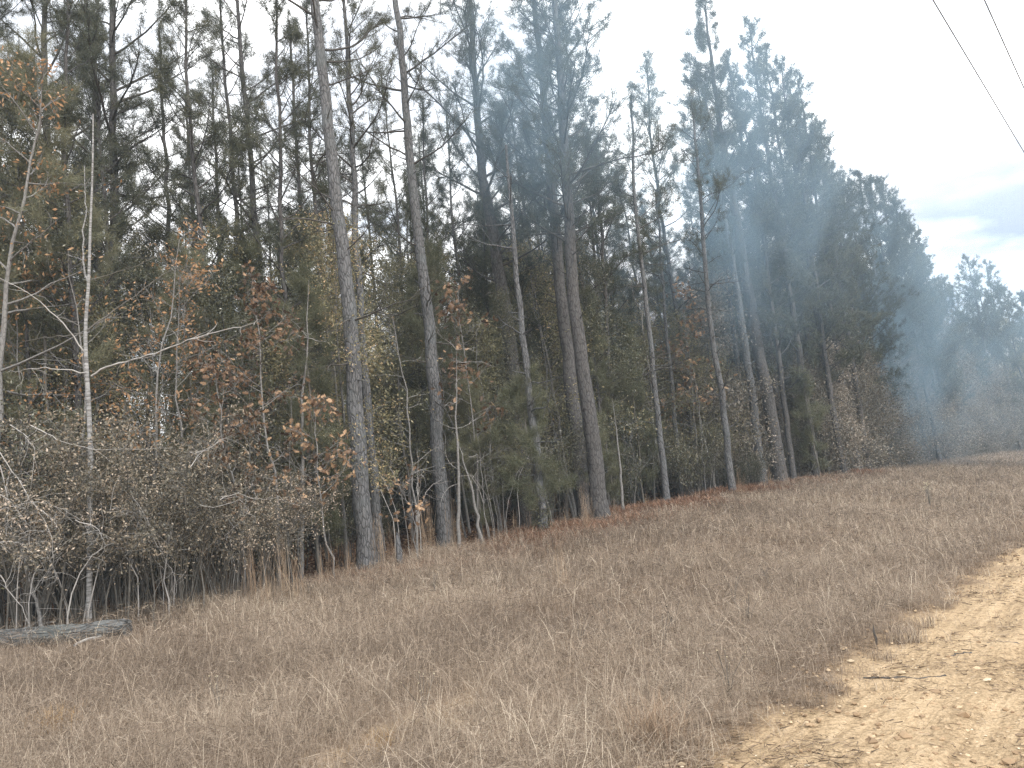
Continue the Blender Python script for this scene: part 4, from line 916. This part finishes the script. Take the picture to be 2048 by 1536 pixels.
needles(g, np.stack([x, y, zg(x, y) + .018 + r.random(n) * .008], 1), unit(Dr), r.uniform(.02, .12, n), np.maximum(.0045, .0007 * y) * r.uniform(.5, 1.8, n), r)
tag(link('twig_litter', g, M['litter']), 'brown needles and bits of twig strewn over the sand', 'litter', None, 'stuff')
# fallen leaves on the forest floor and edge
g = Geo(); n = 26000; s = r.uniform(0, 45, n); w = r.uniform(11.2, 22, n); x, y = xy(s, w)
Dr = rdir(n, r) * [1, 1, .25]; leaves(g, np.stack([x, y, zg(x, y) + .02 + r.random(n) * .04], 1), unit(Dr), .10, .05, r)
tag(link('fallen_leaves', g, M['oak_leaf']), 'brown fallen leaves on the shaded floor of the wood', 'leaf litter', None, 'stuff')

# ------------------------------------------------------------------ haze and drifting smoke
def volume_mat(name, density, color, aniso=.2):
    m = bpy.data.materials.new(name); m.use_nodes = True; nt = m.node_tree
    for n_ in list(nt.nodes): nt.nodes.remove(n_)
    out = nd(nt, 'ShaderNodeOutputMaterial'); v = nd(nt, 'ShaderNodeVolumePrincipled')
    v.inputs['Color'].default_value = (*color, 1); v.inputs['Density'].default_value = density; v.inputs['Anisotropy'].default_value = aniso
    nt.links.new(v.outputs[0], out.inputs['Volume']); return m
X0, X1, Y0_, Y1, Z0, Z1 = -2600, 2600, -2600, 2600, -2.2, 24.0
g = Geo(); g.add([[X0, Y0_, Z0], [X1, Y0_, Z0], [X1, Y1, Z0], [X0, Y1, Z0], [X0, Y0_, Z1], [X1, Y0_, Z1], [X1, Y1, Z1], [X0, Y1, Z1]],
                 [[0, 3, 2, 1], [4, 5, 6, 7], [0, 1, 5, 4], [1, 2, 6, 5], [2, 3, 7, 6], [3, 0, 4, 7]])
tag(link('haze', g, volume_mat('haze_air', .0013, (.62, .78, .92))), 'thin bluish haze through the whole wood', 'haze', None, 'stuff')
SMOKE = volume_mat('drifting_smoke', .035, (.60, .78, .95), .3)
def smoke(c, rad, dens, lb, seed):
    r = np.random.default_rng(seed); bm_n = 40; u = np.linspace(0, math.pi, 24); v = np.linspace(0, 2 * math.pi, bm_n, endpoint=False)
    U, Vv = np.meshgrid(u, v, indexing='ij'); X = np.sin(U) * np.cos(Vv); Yy = np.sin(U) * np.sin(Vv); Z = np.cos(U)
    k = 1 + .30 * (fbm(X * 1.7 + 5 + seed, Yy * 1.7 + Z * 1.3 + 9, seed, 3) - .5) * np.sin(U)
    V = np.stack([X * k, Yy * k, Z * k], -1).reshape(-1, 3) * np.array(rad)
    idx = np.arange(24 * bm_n).reshape(24, bm_n); q = np.stack([idx[:-1], idx[1:], np.roll(idx, -1, 1)[1:], np.roll(idx, -1, 1)[:-1]], -1).reshape(-1, 4)
    g = Geo(); g.add(V, q); m = volume_mat('drifting_smoke', dens, (.56, .79, .99), .3)
    nt = m.node_tree; vp = next(n_ for n_ in nt.nodes if n_.type == 'PRINCIPLED_VOLUME')
    tc = nd(nt, 'ShaderNodeTexCoord'); mp = nd(nt, 'ShaderNodeMapping'); mp.inputs['Scale'].default_value = tuple(1 / q for q in rad); nt.links.new(tc.outputs['Object'], mp.inputs[0])
    ln = nd(nt, 'ShaderNodeVectorMath', operation='LENGTH'); nt.links.new(mp.outputs[0], ln.inputs[0])
    mr = nd(nt, 'ShaderNodeMapRange', interpolation_type='SMOOTHSTEP'); mr.inputs['From Min'].default_value = .98; mr.inputs['From Max'].default_value = .15; nt.links.new(ln.outputs['Value'], mr.inputs['Value'])
    nz = nd(nt, 'ShaderNodeTexNoise'); nz.inputs['Scale'].default_value = .28; nz.inputs['Detail'].default_value = 2.5; nz.inputs['Distortion'].default_value = .8; nt.links.new(tc.outputs['Object'], nz.inputs['Vector'])
    r2 = nd(nt, 'ShaderNodeMapRange'); r2.inputs['From Min'].default_value = .38; r2.inputs['From Max'].default_value = .62; r2.inputs['To Min'].default_value = .25; r2.inputs['To Max'].default_value = 1.6; nt.links.new(nz.outputs[0], r2.inputs['Value'])
    mu = nd(nt, 'ShaderNodeMath', operation='MULTIPLY'); nt.links.new(mr.outputs[0], mu.inputs[0]); nt.links.new(r2.outputs[0], mu.inputs[1])
    m2 = nd(nt, 'ShaderNodeMath', operation='MULTIPLY'); nt.links.new(mu.outputs[0], m2.inputs[0]); m2.inputs[1].default_value = dens * 1.75; nt.links.new(m2.outputs[0], vp.inputs['Density'])
    o = link('smoke', g, m, None, True); o.location = c; o.rotation_euler = (0, 0, R(-50)); tag(o, lb, 'smoke', None, 'stuff')
smoke(at_depth(1110, 110, 17.5).tolist(), (7, 3.2, 6), .040, 'blue smoke drifting before the crown of the big middle pine', 1)
smoke(at_depth(1500, 330, 25.5).tolist(), (13, 3.8, 9.5), .050, 'blue smoke in front of the dense skyline group', 2)
smoke(at_depth(1860, 660, 40).tolist(), (24, 5, 10), .048, 'blue smoke lying over the receding wood edge at the right', 3)

# ------------------------------------------------------------------ sky and sun
w = bpy.data.worlds.new('World'); SC.world = w; w.use_nodes = True; nt = w.node_tree
bg = nt.nodes['Background']; bg.inputs['Strength'].default_value = .15
st = nd(nt, 'ShaderNodeTexSky', sky_type='NISHITA'); st.sun_disc = False
SUN_EL, SUN_AZ = 46, 148        # azimuth measured from +Y towards +X
st.sun_elevation = R(SUN_EL); st.sun_rotation = R(SUN_AZ % 360)
tc = nd(nt, 'ShaderNodeTexCoord'); mp = nd(nt, 'ShaderNodeMapping'); mp.inputs['Scale'].default_value = (1.2, 1.2, 3.4)
nt.links.new(tc.outputs['Generated'], mp.inputs[0])
n1 = nd(nt, 'ShaderNodeTexNoise'); n1.inputs['Scale'].default_value = 2.1; n1.inputs['Detail'].default_value = 7; n1.inputs['Roughness'].default_value = .5
nt.links.new(mp.outputs[0], n1.inputs['Vector'])
cov = ramp(nt, n1.outputs[0], [(.40, (.52, .52, .52)), (.48, (1, 1, 1))])
mp2 = nd(nt, 'ShaderNodeMapping'); mp2.inputs['Location'].default_value = (3.1, 1.7, .6); mp2.inputs['Scale'].default_value = (1.6, 1.6, 5); nt.links.new(tc.outputs['Generated'], mp2.inputs[0])
n2 = nd(nt, 'ShaderNodeTexNoise'); n2.inputs['Scale'].default_value = 2.3; n2.inputs['Detail'].default_value = 7; nt.links.new(mp2.outputs[0], n2.inputs['Vector'])
sx = nd(nt, 'ShaderNodeSeparateXYZ'); nt.links.new(tc.outputs['Generated'], sx.inputs[0])
low = nd(nt, 'ShaderNodeMapRange'); low.inputs['From Min'].default_value = .40; low.inputs['From Max'].default_value = .20; nt.links.new(sx.outputs['Z'], low.inputs['Value'])
gr = ramp(nt, n2.outputs[0], [(.44, (0, 0, 0)), (.53, (1, 1, 1))])
gm = nd(nt, 'ShaderNodeMath', operation='MULTIPLY'); nt.links.new(gr.outputs[0], gm.inputs[0]); nt.links.new(low.outputs[0], gm.inputs[1])
cl = nd(nt, 'ShaderNodeMix', data_type='RGBA'); nt.links.new(gm.outputs[0], cl.inputs[0]); cl.inputs[6].default_value = (13.2, 13.3, 13.4, 1); cl.inputs[7].default_value = (3.9, 3.85, 4.2, 1)
mx = nd(nt, 'ShaderNodeMix', data_type='RGBA'); nt.links.new(cov.outputs[0], mx.inputs[0]); nt.links.new(st.outputs[0], mx.inputs[6]); nt.links.new(cl.outputs[2], mx.inputs[7])
nt.links.new(mx.outputs[2], bg.inputs['Color'])
sd = bpy.data.lights.new('sun', 'SUN'); sd.energy = 2.6; sd.angle = R(10); sd.color = (1, .95, .87)
so = bpy.data.objects.new('sun', sd); COL.objects.link(so)
dv = Vector((math.sin(R(SUN_AZ)) * math.cos(R(SUN_EL)), math.cos(R(SUN_AZ)) * math.cos(R(SUN_EL)), math.sin(R(SUN_EL))))
so.rotation_euler = dv.to_track_quat('Z', 'Y').to_euler()
SC.view_settings.view_transform = 'Standard'; SC.view_settings.look = 'None'; SC.view_settings.exposure = .32; SC.view_settings.gamma = 1
c = SC.cycles
c.max_bounces = 5; c.diffuse_bounces = 2; c.glossy_bounces = 2; c.transmission_bounces = 3; c.volume_bounces = 1; c.transparent_max_bounces = 8
c.volume_step_rate = 1.5; c.use_denoising = True; c.denoiser = 'OPENIMAGEDENOISE'; c.denoising_input_passes = 'RGB_ALBEDO_NORMAL'; c.denoising_prefilter = 'NONE'
